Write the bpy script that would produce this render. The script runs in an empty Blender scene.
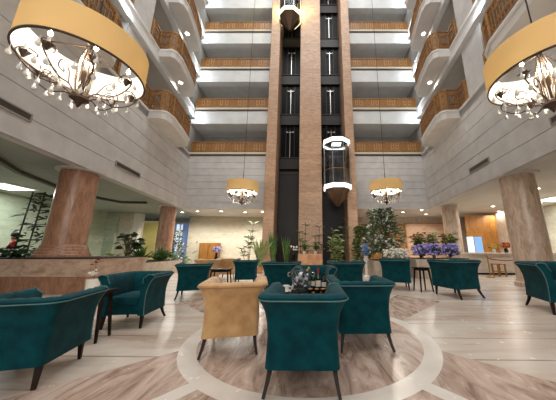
import bpy, bmesh, math, random
from mathutils import Vector, Matrix
R = math.radians
random.seed(7)
SC = bpy.context.scene
COL = SC.collection

# ------------------------------------------------------------------ camera, world, fill lights, exposure
CAM_H = 1.15
cam = bpy.data.cameras.new('camera'); camo = bpy.data.objects.new('camera', cam); COL.objects.link(camo)
cam.sensor_width = 36.0; cam.lens = 36.0 * 228 / 556; cam.shift_x = -32 / 556; cam.clip_end = 200
camo.location = (0, 0, CAM_H); camo.rotation_euler = (R(90 + 12.369), 0, 0)
SC.camera = camo
w = bpy.data.worlds.new('world'); SC.world = w; w.use_nodes = True
bg = w.node_tree.nodes['Background']; bg.inputs[0].default_value = (0.75, 0.83, 1, 1); bg.inputs[1].default_value = 0.25
SC.view_settings.view_transform = 'Standard'; SC.view_settings.look = 'None'
SC.view_settings.exposure = 0.0; SC.view_settings.gamma = 1.0; SC.view_settings.use_curve_mapping = False
SC.cycles.max_bounces = 8; SC.cycles.diffuse_bounces = 4; SC.cycles.glossy_bounces = 4
SC.cycles.transmission_bounces = 6; SC.cycles.transparent_max_bounces = 10
SC.cycles.sample_clamp_indirect = 4.0; SC.cycles.caustics_reflective = False; SC.cycles.caustics_refractive = False

def lamp(name, kind, loc, energy, color=(1, 1, 1), rot=(0, 0, 0), **kw):
    l = bpy.data.lights.new(name, kind); l.energy = energy; l.color = color
    for k, v in kw.items(): setattr(l, k, v)
    o = bpy.data.objects.new(name, l); COL.objects.link(o); o.location = loc; o.rotation_euler = rot
    return o
ROOF = 24.6
CH_E = 250
TOP_E, ARC_E, LOB_E, BACK_E = 2800, 190, 300, 620
# added area light under the solid roof, standing in for daylight
lamp('roof_fill', 'AREA', (-0.2, 5.0, ROOF - 0.2), TOP_E, (0.97, 0.99, 1.0), shape='RECTANGLE', size=11, size_y=15)
# added fill behind the viewer, brightening surfaces that face the camera
lamp('viewer_side_fill', 'AREA', (0, -7.0, 5.0), BACK_E, (1.0, 0.98, 0.95), rot=(R(80), 0, 0), shape='RECTANGLE', size=10, size_y=5)

# ------------------------------------------------------------------ helpers
def tag(o, label=None, cat=None, group=None, kind=None):
    if label: o['label'] = label
    if cat: o['category'] = cat
    if group: o['group'] = group
    if kind: o['kind'] = kind
    return o
def thing(name, label, cat, loc=(0, 0, 0), rz=0.0, group=None, scale=1.0):
    o = bpy.data.objects.new(name, None); COL.objects.link(o)
    o.empty_display_size = 0.1
    o.location = loc; o.rotation_euler = (0, 0, rz); o.scale = (scale,) * 3
    return tag(o, label, cat, group)
def kids(o): return [c for c in bpy.data.objects if c.parent == o]
def copy_tree(o, parent=None, cm=None):
    if cm is None:
        cm = {}
        for c in bpy.data.objects:
            if c.parent: cm.setdefault(c.parent.name, []).append(c)
    c = o.copy(); COL.objects.link(c)
    if parent: c.parent = parent
    for ch in cm.get(o.name, []): copy_tree(ch, c, cm)
    return c
def dup(o, label, loc, rz=0.0, scale=1.0, group=None):
    c = copy_tree(o); c.location = loc; c.rotation_euler = (0, 0, rz); c.scale = (scale,) * 3
    c['label'] = label
    if group: c['group'] = group
    return c

class MB:
    def __init__(s): s.bm = bmesh.new()
    def box(s, x0, x1, y0, y1, z0, z1, M=None, bev=0):
        v = [s.bm.verts.new(p) for p in ((x0,y0,z0),(x1,y0,z0),(x1,y1,z0),(x0,y1,z0),(x0,y0,z1),(x1,y0,z1),(x1,y1,z1),(x0,y1,z1))]
        if M is not None:
            for q in v: q.co = M @ q.co
        f = [s.bm.faces.new([v[i] for i in q]) for q in ((3,2,1,0),(4,5,6,7),(0,1,5,4),(1,2,6,5),(2,3,7,6),(3,0,4,7))]
        if bev:
            es = list({e for g in f for e in g.edges})
            bmesh.ops.bevel(s.bm, geom=es, offset=bev, segments=2, affect='EDGES', profile=0.5)
        return s
    def prism(s, poly, z0, z1, M=None, top=None):
        n = len(poly); top = top or poly
        a = [s.bm.verts.new((p[0], p[1], z0)) for p in poly]; b = [s.bm.verts.new((p[0], p[1], z1)) for p in top]
        if M is not None:
            for q in a + b: q.co = M @ q.co
        s.bm.faces.new(a[::-1]); s.bm.faces.new(b)
        for i in range(n): s.bm.faces.new((a[i], a[(i+1) % n], b[(i+1) % n], b[i]))
        return s
    def tube(s, pts, r, seg=8, cap=True, flat=1.0):
        pts = [Vector(p) for p in pts]; n = len(pts)
        rs = r if isinstance(r, (list, tuple)) else [r] * n
        rings = []; up = None
        for i, p in enumerate(pts):
            d = (pts[min(i+1, n-1)] - pts[max(i-1, 0)])
            d = d.normalized() if d.length > 1e-9 else Vector((0, 0, 1))
            if up is None: up = Vector((0, 0, 1)) if abs(d.z) < 0.9 else Vector((1, 0, 0))
            a = d.cross(up)
            if a.length < 1e-5: a = d.orthogonal()
            a.normalize(); b = a.cross(d).normalized(); up = b
            rings.append([s.bm.verts.new(p + (a * math.cos(t) + b * math.sin(t) * flat) * rs[i]) for t in [2*math.pi*(k+.5)/seg for k in range(seg)]])
        for i in range(n-1):
            for k in range(seg): s.bm.faces.new((rings[i][k], rings[i][(k+1)%seg], rings[i+1][(k+1)%seg], rings[i+1][k]))
        if cap: s.bm.faces.new(rings[0][::-1]); s.bm.faces.new(rings[-1])
        return s
    def lathe(s, prof, c=(0,0,0), seg=24, M=None, cap=True):
        rings = []
        for (r, z) in prof:
            ring = [s.bm.verts.new((c[0] + r*math.cos(2*math.pi*k/seg), c[1] + r*math.sin(2*math.pi*k/seg), c[2] + z)) for k in range(seg)]
            if M is not None:
                for q in ring: q.co = M @ q.co
            rings.append(ring)
        for i in range(len(rings)-1):
            for k in range(seg): s.bm.faces.new((rings[i][k], rings[i][(k+1)%seg], rings[i+1][(k+1)%seg], rings[i+1][k]))
        if cap:
            if prof[0][0] > 1e-4: s.bm.faces.new(rings[0][::-1])
            if prof[-1][0] > 1e-4: s.bm.faces.new(rings[-1])
        return s
    def blob(s, c, r, sx=1, sy=1, sz=1, sub=1):
        g = bmesh.ops.create_icosphere(s.bm, subdivisions=sub, radius=r)
        for v in g['verts']: v.co = Vector((v.co.x*sx, v.co.y*sy, v.co.z*sz)) + Vector(c)
        return s
    def leaf(s, p, d, length, width, droop=0.3, segs=3, cup=0.15, roll=1.1):
        """a curved, creased blade starting at p, heading d"""
        p = Vector(p); d = Vector(d).normalized(); L = None
        side = d.cross(Vector((0,0,1)))
        if side.length < 1e-3: side = Vector((1,0,0))
        side.normalize()
        if roll: side = Matrix.Rotation(random.uniform(-roll, roll), 3, d) @ side
        prev = None; st = length / segs
        for i in range(segs + 1):
            t = i / segs
            wd = width * (math.sin(math.pi * (0.08 + 0.92 * t)) ** 0.8 if t < 1 else 0.02) * 0.5
            nrm = side.cross(d)
            row = [s.bm.verts.new(p - side*wd + nrm*cup*wd), s.bm.verts.new(p), s.bm.verts.new(p + side*wd + nrm*cup*wd)]
            if prev:
                s.bm.faces.new((prev[0], prev[1], row[1], row[0])); s.bm.faces.new((prev[1], prev[2], row[2], row[1]))
            prev = row
            p = p + d * st
            d = (d + Vector((0, 0, -droop / segs))).normalized()
        return s
    def build(s, name, mat, parent=None, smooth=False, loc=None, kind=None, flip=False):
        if not flip: bmesh.ops.recalc_face_normals(s.bm, faces=s.bm.faces)
        me = bpy.data.meshes.new(name); s.bm.to_mesh(me); s.bm.free()
        me.materials.append(mat)
        if smooth:
            me.polygons.foreach_set('use_smooth', [True] * len(me.polygons))
            try: me.set_sharp_from_angle(angle=R(40))
            except Exception: pass
        o = bpy.data.objects.new(name, me); COL.objects.link(o)
        if parent: o.parent = parent
        if loc: o.location = loc
        if kind: o['kind'] = kind
        return o

# ------------------------------------------------------------------ materials
M = {}
def srgb(r, g, b): return tuple(((c/255)/12.92 if c/255 <= .04045 else ((c/255+.055)/1.055)**2.4) for c in (r, g, b)) + (1,)
def mat(name, col, rough=0.5, metal=0.0, spec=0.5, emis=None, es=0.0, sheen=0.0, trans=0.0, alpha=1.0, ior=1.45, coat=0.0):
    m = bpy.data.materials.new(name); m.use_nodes = True
    b = m.node_tree.nodes['Principled BSDF']; i = b.inputs
    i['Base Color'].default_value = col; i['Roughness'].default_value = rough; i['Metallic'].default_value = metal
    i['Specular IOR Level'].default_value = spec; i['Sheen Weight'].default_value = sheen; i['IOR'].default_value = ior
    i['Transmission Weight'].default_value = trans; i['Alpha'].default_value = alpha; i['Coat Weight'].default_value = coat
    if emis: i['Emission Color'].default_value = emis; i['Emission Strength'].default_value = es
    M[name] = m
    return m
class NT:
    def __init__(s, m): s.m = m; s.t = m.node_tree; s.b = s.t.nodes['Principled BSDF']
    def n(s, ty, **kw):
        q = s.t.nodes.new(ty)
        for k, v in kw.items(): setattr(q, k, v)
        return q
    def l(s, a, b): s.t.links.new(a, b)
    def math(s, op, a, b=None, c=None, clamp=False):
        q = s.n('ShaderNodeMath', operation=op, use_clamp=clamp)
        for k, v in enumerate((a, b, c)):
            if v is None: continue
            if isinstance(v, (int, float)): q.inputs[k].default_value = v
            else: s.l(v, q.inputs[k])
        return q.outputs[0]
    def mix(s, f, a, b):
        q = s.n('ShaderNodeMix', data_type='RGBA')
        for k, v in ((0, f), (6, a), (7, b)):
            if isinstance(v, (int, float, tuple)): q.inputs[k].default_value = v
            else: s.l(v, q.inputs[k])
        return q.outputs[2]
    def obj(s, scale=(1,1,1), rot=(0,0,0)):
        t = s.n('ShaderNodeTexCoord'); mp = s.n('ShaderNodeMapping'); mp.inputs['Scale'].default_value = scale; mp.inputs['Rotation'].default_value = rot
        s.l(t.outputs['Object'], mp.inputs[0]); return mp.outputs[0]
    def noise(s, vec, scale, detail=4, rough=.55, dist=0.0):
        q = s.n('ShaderNodeTexNoise'); q.inputs['Scale'].default_value = scale; q.inputs['Detail'].default_value = detail
        q.inputs['Roughness'].default_value = rough; q.inputs['Distortion'].default_value = dist
        s.l(vec, q.inputs['Vector']); return q.outputs['Fac']
    def ramp(s, f, stops):
        q = s.n('ShaderNodeValToRGB'); e = q.color_ramp.elements
        while len(e) < len(stops): e.new(0.5)
        for k, (p, c) in enumerate(stops): e[k].position = p; e[k].color = c
        s.l(f, q.inputs[0]); return q.outputs[0]
    def base(s, c): s.l(c, s.b.inputs['Base Color'])
    def bump(s, h, strength=.3, dist=.01):
        q = s.n('ShaderNodeBump'); q.inputs['Strength'].default_value = strength; q.inputs['Distance'].default_value = dist
        s.l(h, q.inputs['Height']); s.l(q.outputs[0], s.b.inputs['Normal'])

def noisy(name, c0, c1, scale=(1,1,1), ns=4.0, rough=.5, dist=0.0, bump=0.0, lo=.35, hi=.65, **kw):
    m = mat(name, c0, rough, **kw); t = NT(m); f = t.noise(t.obj(scale), ns, dist=dist)
    t.base(t.ramp(f, [(lo, c0), (hi, c1)]))
    if bump: t.bump(f, bump)
    return m

# polished marble floor: medallion under the centre table, bands, slabs with brown veins
def floor_mat():
    m = mat('floor_marble', (.6,.5,.42,1), .16, spec=.45); t = NT(m)
    tc = t.n('ShaderNodeTexCoord'); sx = t.n('ShaderNodeSeparateXYZ'); t.l(tc.outputs['Object'], sx.inputs[0])
    X, Y = sx.outputs[0], sx.outputs[1]
    # cream slabs: long streaks across the hall
    big = t.noise(t.obj((.35, 1.6, 1), (0, 0, R(4))), 1.3, 5, .6, .6)
    cream = t.ramp(big, [(.3, srgb(162,141,125)), (.46, srgb(190,174,160)), (.7, srgb(204,194,184))])
    ve = t.noise(t.obj((.5, 4.5, 1), (0, 0, R(3))), 1.1, 6, .65, 1.2)
    vf = t.ramp(ve, [(.62, (0,0,0,1)), (.72, (1,1,1,1))])
    cream = t.mix(t.math('MULTIPLY', vf, .5), cream, srgb(150,112,88))
    # slab joints with brown seams at uneven places
    yy = t.math('FRACT', t.math('MULTIPLY', t.math('ADD', Y, t.math('MULTIPLY', X, .02)), 1/.62))
    seam = t.math('LESS_THAN', t.math('ABSOLUTE', t.math('SUBTRACT', yy, .5)), .022)
    sn = t.noise(t.obj((.8, .5, 1)), 1.2, 3)
    seam = t.math('MULTIPLY', seam, t.ramp(sn, [(.40, (0.2,0.2,0.2,1)), (.56, (1,1,1,1))]))
    cream = t.mix(t.math('MULTIPLY', seam, .62), cream, srgb(112,84,66))
    # pinkish veined marble of the medallion
    pk = t.noise(t.obj((3.2, .9, 1), (0, 0, R(-14))), 1.5, 6, .65, 1.6)
    pink = t.ramp(pk, [(.3, srgb(108,88,78)), (.42, srgb(154,130,116)), (.52, srgb(178,154,139)), (.62, srgb(192,170,156)), (.74, srgb(212,198,188))])
    dx = X; dy = t.math('SUBTRACT', Y, 3.56)
    rad = t.math('SQRT', t.math('ADD', t.math('MULTIPLY', dx, dx), t.math('MULTIPLY', dy, dy)))
    disk = t.math('LESS_THAN', rad, 1.45)
    ring = t.math('MULTIPLY', t.math('GREATER_THAN', rad, 1.45), t.math('LESS_THAN', rad, 1.64))
    # pink wedge sectors toward the viewer and away from him, broken by a second cream band
    wedge = t.math('LESS_THAN', t.math('SUBTRACT', t.math('ABSOLUTE', dx), t.math('ABSOLUTE', dy)), .95)
    wedge = t.math('MULTIPLY', wedge, t.math('LESS_THAN', rad, 3.6))
    spoke = t.math('SUBTRACT', t.math('MULTIPLY', t.math('ABSOLUTE', dx), .788), t.math('MULTIPLY', t.math('ABSOLUTE', dy), .616))
    band2 = t.math('LESS_THAN', t.math('ABSOLUTE', spoke), .075)
    c = t.mix(wedge, cream, pink)
    bandc = t.ramp(t.noise(t.obj((1,1,1)), 2.2, 4), [(.3, srgb(198,186,174)), (.7, srgb(214,206,198))])
    c = t.mix(t.math('MULTIPLY', band2, wedge), c, bandc)
    c = t.mix(disk, c, pink)
    c = t.mix(ring, c, bandc)
    t.base(c)
    rn = t.noise(t.obj((1,1,1)), 6, 3)
    rr = t.math('MULTIPLY_ADD', rn, .05, .24); t.l(rr, t.b.inputs['Roughness'])
    return m
floor_mat()
def stone(name, a, b, c, course=.35, scale=(1,1,3), rough=.35, seam_col=None, spec=.4, brick_w=None):
    m = mat(name, b, rough, spec=spec); t = NT(m)
    n = t.noise(t.obj(scale), 3.0, 6, .65, .8)
    col = t.ramp(n, [(.28, a), (.5, b), (.75, c)])
    if course:
        tc = t.n('ShaderNodeTexCoord'); sx = t.n('ShaderNodeSeparateXYZ'); t.l(tc.outputs['Object'], sx.inputs[0])
        zf = t.math('FRACT', t.math('MULTIPLY', sx.outputs[2], 1/course))
        s_ = t.math('LESS_THAN', zf, .035)
        # every course of blocks is its own cut of stone
        wn = t.n('ShaderNodeTexWhiteNoise', noise_dimensions='1D'); t.l(t.math('FLOOR', t.math('MULTIPLY', sx.outputs[2], 1/course)), wn.inputs['W'])
        col = t.mix(t.math('MULTIPLY', wn.outputs['Value'], .35), col, a)
        col = t.mix(t.math('MULTIPLY', s_, .5), col, seam_col or a)
    t.base(col); return m
stone('lift_stone', srgb(152,118,94), srgb(190,154,126), srgb(210,180,154), .36, (1.2,1.2,4), .4)
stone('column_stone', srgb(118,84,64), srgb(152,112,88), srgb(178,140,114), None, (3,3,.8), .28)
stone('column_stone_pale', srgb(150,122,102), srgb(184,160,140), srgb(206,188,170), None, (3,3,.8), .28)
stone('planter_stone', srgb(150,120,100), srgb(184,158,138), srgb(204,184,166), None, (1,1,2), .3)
stone('lobby_stone', srgb(176,168,146), srgb(198,192,172), srgb(212,206,190), .42, (1,1,2), .5, srgb(150,144,126))
stone('lobby_stone_green', srgb(150,160,138), srgb(172,182,160), srgb(188,196,176), .42, (1,1,2), .5, srgb(128,138,118))
stone('pier_stone', srgb(160,144,126), srgb(190,176,160), srgb(208,198,184), None, (2,2,.8), .35)
stone('counter_stone', srgb(186,172,156), srgb(208,198,184), srgb(220,212,202), None, (1,1,2), .3)
noisy('wall_white', srgb(188,185,182), srgb(202,199,196), ns=2, rough=.6)
mat('groove', srgb(120,114,108), .8)
noisy('fascia_white', srgb(206,206,204), srgb(218,218,216), ns=1.5, rough=.6)
noisy('soffit', srgb(196,190,182), srgb(206,200,194), ns=1.2, rough=.7)
noisy('ceiling_paint', srgb(186,184,178), srgb(196,194,188), ns=1.2, rough=.7)
noisy('ceiling_green', srgb(140,148,140), srgb(150,158,150), ns=1.2, rough=.7)
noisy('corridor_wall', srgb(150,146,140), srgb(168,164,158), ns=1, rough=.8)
mat('lip_shadow', srgb(84,74,64), .6)  # dark tone paints the shadow line below the balcony curb
mat('curb', srgb(206,196,176), .6)
noisy('rail_wood', srgb(126,86,44), srgb(166,120,68), (1,1,4), 5, rough=.45, dist=.6)
noisy('rail_panel', srgb(128,88,48), srgb(160,114,68), (2,2,6), 4, rough=.5, dist=.6)
noisy('rail_gold', srgb(176,132,80), srgb(200,156,104), ns=6, rough=.4)
noisy('wood_orange', srgb(150,98,42), srgb(178,124,60), (2,2,.7), 3, rough=.4, dist=.8)
noisy('door_wood', srgb(124,82,34), srgb(150,104,48), (3,3,.7), 3, rough=.4, dist=.8)
noisy('teal_velvet', srgb(0,47,54), srgb(2,63,70), ns=7, rough=.8, sheen=.05, spec=.12)
noisy('teal_piping', srgb(60,96,96), srgb(84,112,108), ns=9, rough=.6)
noisy('tan_velvet', srgb(172,132,88), srgb(200,160,112), ns=6, rough=.8, sheen=.3, spec=.2)
noisy('tan_piping', srgb(140,104,68), srgb(156,120,82), ns=9, rough=.6)
noisy('dark_wood', srgb(24,15,12), srgb(38,23,16), (2,2,8), 4, rough=.5, spec=.25)
mat('black_glass', srgb(12,12,14), .06, spec=.7)
mat('shaft_glass', srgb(9,8,8), .35, spec=.12)
noisy('shaft_dark', srgb(14,11,10), srgb(22,18,16), ns=1.2, rough=.5)
noisy('shaft_panel', srgb(26,20,18), srgb(34,27,24), ns=.8, rough=.5)
mat('shaft_steel', srgb(56,50,46), .5, metal=.3)
mat('bright_steel', srgb(190,186,180), .25, metal=.9)
mat('cab_metal', srgb(104,84,68), .3, metal=.8)
mat('cab_back', srgb(54,50,48), .25, metal=.5)
noisy('cab_door', srgb(70,74,52), srgb(112,106,120), (1,1,1), 2.2, rough=.25, metal=.6)
mat('cab_ring', (.9,.9,.9,1), .4, emis=(1,.98,.95,1), es=1.5)
mat('cab_ring_warm', (.9,.9,.8,1), .4, emis=(1,.93,.55,1), es=1.6)
mat('glass', (.92,.96,.97,1), .03, trans=1.0, ior=1.12)
mat('bucket_clear', (.97,.98,.98,1), .04, trans=.97, ior=1.06)
mat('bottle_green', srgb(18,34,20), .08, spec=.6)
mat('bottle_dark', srgb(14,12,12), .08, spec=.6)
mat('gold_foil', srgb(200,160,60), .3, metal=.8)
mat('red_foil', srgb(160,24,24), .35)
mat('label_paper', srgb(214,204,180), .7)
mat('porcelain', srgb(226,222,214), .2)
mat('coffee', srgb(120,72,40), .3)
noisy('snack', srgb(150,96,40), srgb(214,160,80), ns=40, rough=.7)
mat('ice', (.95,.96,.97,1), .2, spec=.6)
mat('iron', srgb(78,62,52), .4, metal=.6)
mat('nickel', srgb(170,155,140), .25, metal=.9)
mat('crystal', (.95,.95,.95,1), .05, trans=.6, ior=1.5, spec=.8)
mat('bulb_glow', (1,.9,.7,1), .5, emis=(1,.86,.62,1), es=30)
mat('lamp_white', (1,1,1,1), .5, emis=(1,.93,.82,1), es=14)
mat('lamp_cool', (1,1,1,1), .5, emis=(.85,.93,1,1), es=9)
mat('panel_light', (1,1,1,1), .5, emis=(.95,1,1,1), es=2.2)
def shade_mat(name, col, tr):
    m = bpy.data.materials.new(name); m.use_nodes = True; t = m.node_tree
    for n in list(t.nodes): t.nodes.remove(n)
    o = t.nodes.new('ShaderNodeOutputMaterial'); mx = t.nodes.new('ShaderNodeMixShader'); mx.inputs[0].default_value = tr
    a = t.nodes.new('ShaderNodeBsdfDiffuse'); b = t.nodes.new('ShaderNodeBsdfTranslucent')
    a.inputs[0].default_value = col; b.inputs[0].default_value = col
    t.links.new(a.outputs[0], mx.inputs[1]); t.links.new(b.outputs[0], mx.inputs[2]); t.links.new(mx.outputs[0], o.inputs[0])
    M[name] = m
shade_mat('shade_gold', srgb(255,235,190), .64)
shade_mat('shade_liner', srgb(252,250,246), .6)
noisy('leaf_dark', srgb(22,44,24), srgb(44,74,38), ns=5, rough=.5)
noisy('leaf_tree', srgb(62,84,54), srgb(112,130,88), ns=5, rough=.5)
noisy('leaf_mid', srgb(52,86,42), srgb(96,126,62), ns=5, rough=.5)
noisy('leaf_pale', srgb(120,140,84), srgb(160,170,110), ns=5, rough=.5)
noisy('leaf_grey', srgb(70,92,66), srgb(112,128,96), ns=5, rough=.55)
noisy('stem_brown', srgb(70,58,36), srgb(98,84,52), ns=6, rough=.7)
noisy('bamboo_dark', srgb(34,40,30), srgb(52,56,40), ns=6, rough=.6)
mat('petal_white', srgb(228,224,214), .6)
noisy('petal_purple', srgb(116,106,180), srgb(176,168,222), ns=10, rough=.6)
noisy('petal_blue', srgb(96,140,206), srgb(160,192,232), ns=10, rough=.6)
mat('petal_yellow', srgb(206,176,70), .6)
mat('petal_orange', srgb(206,120,50), .6)
mat('petal_pink', srgb(214,150,150), .6)
mat('petal_red', srgb(130,20,26), .6)
noisy('soil', srgb(40,30,22), srgb(60,46,34), ns=12, rough=.9)
noisy('terracotta', srgb(190,134,96), srgb(214,164,124), ns=5, rough=.6)
mat('vent_dark', srgb(88,80,74), .6)
mat('vent_frame', srgb(150,144,138), .5)
mat('track_dark', srgb(70,66,62), .6)
mat('plastic_black', srgb(18,18,20), .4)
mat('screen_blue', srgb(90,140,200), .3, emis=(.35,.6,.95,1), es=.7)
mat('curtain_blue', srgb(96,124,176), .7, emis=(.4,.55,.9,1), es=.15)  # weak emission painted into the cloth, as if lit through
mat('window_sky', srgb(200,220,240), .3, emis=(.7,.85,1,1), es=.9)
noisy('yellow_wall', srgb(176,166,96), srgb(192,182,114), ns=1, rough=.7)
mat('white_trim', srgb(224,220,212), .5)
mat('red_cloth', srgb(150,26,26), .8)
mat('dark_hair', srgb(18,14,14), .7)
mat('skin', srgb(196,150,122), .6)
mat('navy_cloth', srgb(38,44,66), .8)
mat('red_rope', srgb(150,40,34), .7)
mat('brass', srgb(180,140,70), .3, metal=.9)

# ------------------------------------------------------------------ setting
F1, FH, NF = 7.54, 3.4, 5
FLOORS = [F1 + FH*k for k in range(NF)]
BY = 14.5                      # plane of the back balconies
SOF = 3.75                     # soffit of the arcades round the atrium
def wl(y): return -6.30 - .129*y
def wr(y): return 5.75 + .128*y
MB().box(-15, 15, -8, 20, -.2, 0).build('floor', M['floor_marble'], kind='structure')
MB().box(-15, 15, -8, 20, ROOF, ROOF + .3).build('ceiling', M['ceiling_paint'], kind='structure')

def courses(mb, back, p0, p1, z0, z1, n, th=.06, gap=.022):
    """grooved stone courses on a straight wall between plan points p0, p1 (room on the left of p0->p1)"""
    d = Vector((p1[0]-p0[0], p1[1]-p0[1], 0)); L = d.length; d.normalize(); nrm = Vector((-d.y, d.x, 0))
    Mx = Matrix.Translation((p0[0], p0[1], 0)) @ Matrix(((d.x, nrm.x, 0, 0), (d.y, nrm.y, 0, 0), (0, 0, 1, 0), (0, 0, 0, 1)))
    h = (z1 - z0) / n
    for i in range(n): mb.box(0, L, -th, 0, z0 + i*h, z0 + (i+1)*h - gap, M=Mx)
    mb.box(0, L, -.3, -th + .03, z0, z1, M=Mx)
# mezzanine walls, grooved
mb = MB(); courses(mb, 0, (wl(BY), BY), (wl(-8), -8), SOF - .02, F1 - .05, 6); mb.build('wall_left', M['wall_white'], kind='structure')
mb = MB(); courses(mb, 0, (wr(-8), -8), (wr(BY), BY), SOF - .02, F1 - .05, 6); mb.build('wall_right', M['wall_white'], kind='structure')
EX0, EX1 = -2.88, 2.9          # lift block
mb = MB(); courses(mb, 0, (EX0, BY), (wl(BY), BY), SOF - .02, F1 - .14, 8); courses(mb, 0, (wr(BY), BY), (EX1, BY), SOF - .02, F1 - .14, 8)
mb.build('wall_back', M['wall_white'], kind='structure')
# arcade ceilings
mb = MB(); mb.prism([(-15, -8), (wl(-8) - .3, -8), (wl(BY) - .3, BY), (wl(BY) - .3, 20), (-15, 20)], SOF, SOF + .2); mb.build('ceiling_left', M['ceiling_green'], kind='structure')
mb = MB(); mb.prism([(15, -8), (15, 20), (wr(BY) + .3, 20), (wr(BY) + .3, BY), (wr(-8) + .3, -8)], SOF, SOF + .2); mb.build('ceiling_right', M['ceiling_paint'], kind='structure')
mb = MB(); mb.box(wl(BY) - .3, EX0, BY + .02, 20, SOF, SOF + .2); mb.box(EX1, wr(BY) + .3, BY + .02, 20, SOF, SOF + .2); mb.build('ceiling_back', M['ceiling_paint'], kind='structure')
# outer walls of the lobby
MB().box(-15.2, -14.2, -8, 20, 0, SOF).build('wall_outer_left', M['lobby_stone_green'], kind='structure')
MB().box(14.2, 15.2, -8, 20, 0, SOF).build('wall_outer_right', M['lobby_stone'], kind='structure')
MB().box(-9.65, -1.4, 18.2, 18.5, 0, SOF).build('wall_lobby_left', M['lobby_stone'], kind='structure')
MB().box(-14.2, -9.65, 19.4, 19.7, 0, SOF).build('wall_lobby_corner', M['lobby_stone_green'], kind='structure')
MB().box(1.4, 14.2, 18.6, 18.9, 0, SOF).build('wall_lobby_right', M['pier_stone'], kind='structure')
MB().box(-15.2, 15.2, -8.3, -8, 0, ROOF).build('wall_front', M['wall_white'], kind='structure')
# recessed dark track that runs round the left arcade ceiling
mb = MB()
tp = [(-8.6, 5.6), (-9.7, 7.2), (-10.5, 9.2), (-10.6, 11.2), (-10.3, 12.2), (-9.0, 12.3)]
for a, b in zip(tp, tp[1:]): mb.tube([(a[0], a[1], SOF - .04), (b[0], b[1], SOF - .04)], .1, 4)
mb.build('trim_1', M['track_dark'], kind='structure')

# ---- balcony floors: back
for k, F in enumerate(FLOORS):
    mb = MB()
    for x0, x1 in ((wl(BY) - .2, EX0), (EX1, wr(BY) + .2)):
        if k: mb.box(x0, x1, BY, BY + .15, F - 1.12, F - .14)
        mb.box(x0, x1, BY + .15, BY + 2.0, F - 1.12 if k else F - .3, F - .1)
    mb.build('floor_balcony_back', M['fascia_white'], kind='structure')
    mb = MB()
    for x0, x1 in ((wl(BY) - .2, EX0), (EX1, wr(BY) + .2)):
        mb.box(x0, x1, BY - .07, BY + .12, F - .03, F + .11)
    mb.build('trim_%d' % (k + 2), M['curb'], kind='structure')
    mb = MB()
    for x0, x1 in ((wl(BY) - .2, EX0), (EX1, wr(BY) + .2)): mb.box(x0, x1, BY - .03, BY + .12, F - .14, F - .03)
    mb.build('trim_%d' % (k + 40), M['lip_shadow'], kind='structure')
mb = MB(); mb.box(wl(BY) - .2, EX0, BY + 2.0, BY + 2.15, F1 - .3, ROOF); mb.box(EX1, wr(BY) + .2, BY + 2.0, BY + 2.15, F1 - .3, ROOF)
mb.build('wall_corridor_back', M['corridor_wall'], kind='structure')
# ---- balcony floors: sides, with the bays that bulge into the atrium
BAY = [(9.5, 0), (9.52, .62), (9.66, .8), (10.05, .9), (11.2, .86), (12.35, .76), (12.55, .6), (12.6, 0)]
BAY2 = [(2.2, 0), (2.3, .3), (3.0, .75), (4.4, .85), (5.9, .88), (6.35, .72), (6.5, .55), (6.55, 0)]
def side_pt(sgn, y, p):
    return (wl(y) + p, y) if sgn < 0 else (wr(y) - p, y)
for sgn in (-1, 1):
    nm = 'left' if sgn < 0 else 'right'
    for k, F in enumerate(FLOORS):
        line = [(-8, 0)] + BAY2 + BAY + [(BY - .02, 0)]
        inner = [side_pt(sgn, y, p) for y, p in line]
        outer = [side_pt(sgn, BY - .02, -1.9), side_pt(sgn, -8, -1.9)]
        MB().prism(inner + outer, F - .42, F - .03).build('floor_balcony_' + nm, M['soffit'], kind='structure')
        # pale rounded lip
        mb = MB(); mb.tube([(x, y, F - .04) for x, y in inner], .06, 6); mb.build('trim_%d' % (10 + k + (5 if sgn > 0 else 0)), M['fascia_white'], kind='structure')
    p0, p1 = side_pt(sgn, -8, -1.9), side_pt(sgn, BY, -1.9)
    q0, q1 = side_pt(sgn, -8, -2.1), side_pt(sgn, BY, -2.1)
    MB().prism([p0, p1, q1, q0], F1 - .3, ROOF).build('wall_corridor_' + nm, M['corridor_wall'], kind='structure')
    # piers between the balconies
    mb = MB()
    for ya, yb in ((7.5, 8.85), (-.2, 1.4)):
        poly = [side_pt(sgn, ya, -.12), side_pt(sgn, yb, -.12), side_pt(sgn, yb, -.5), side_pt(sgn, ya, -.5)]
        for F in FLOORS: mb.prism(poly, F - .05, min(F + FH - .4, ROOF))
    mb.build('wall_pier_' + nm, M['wall_white'], kind='structure')

for sgn in (-1, 1):
    nm = 'left' if sgn < 0 else 'right'
    mb = MB()
    for F in FLOORS[1:]:
        mb.prism([side_pt(sgn, -7.9, .06), side_pt(sgn, BY - .03, .06), side_pt(sgn, BY - .03, -.2), side_pt(sgn, -7.9, -.2)], F - .75, F - .43)
    mb.build('wall_beam_' + nm, M['fascia_white'], kind='structure')
    xs = sorted((side_pt(sgn, BY, -2.1)[0], side_pt(sgn, BY, -.2)[0]))
    MB().box(xs[0], xs[1], BY, BY + 2.1, F1 - .3, ROOF).build('wall_corner_' + nm, M['corridor_wall'], kind='structure')
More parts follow.
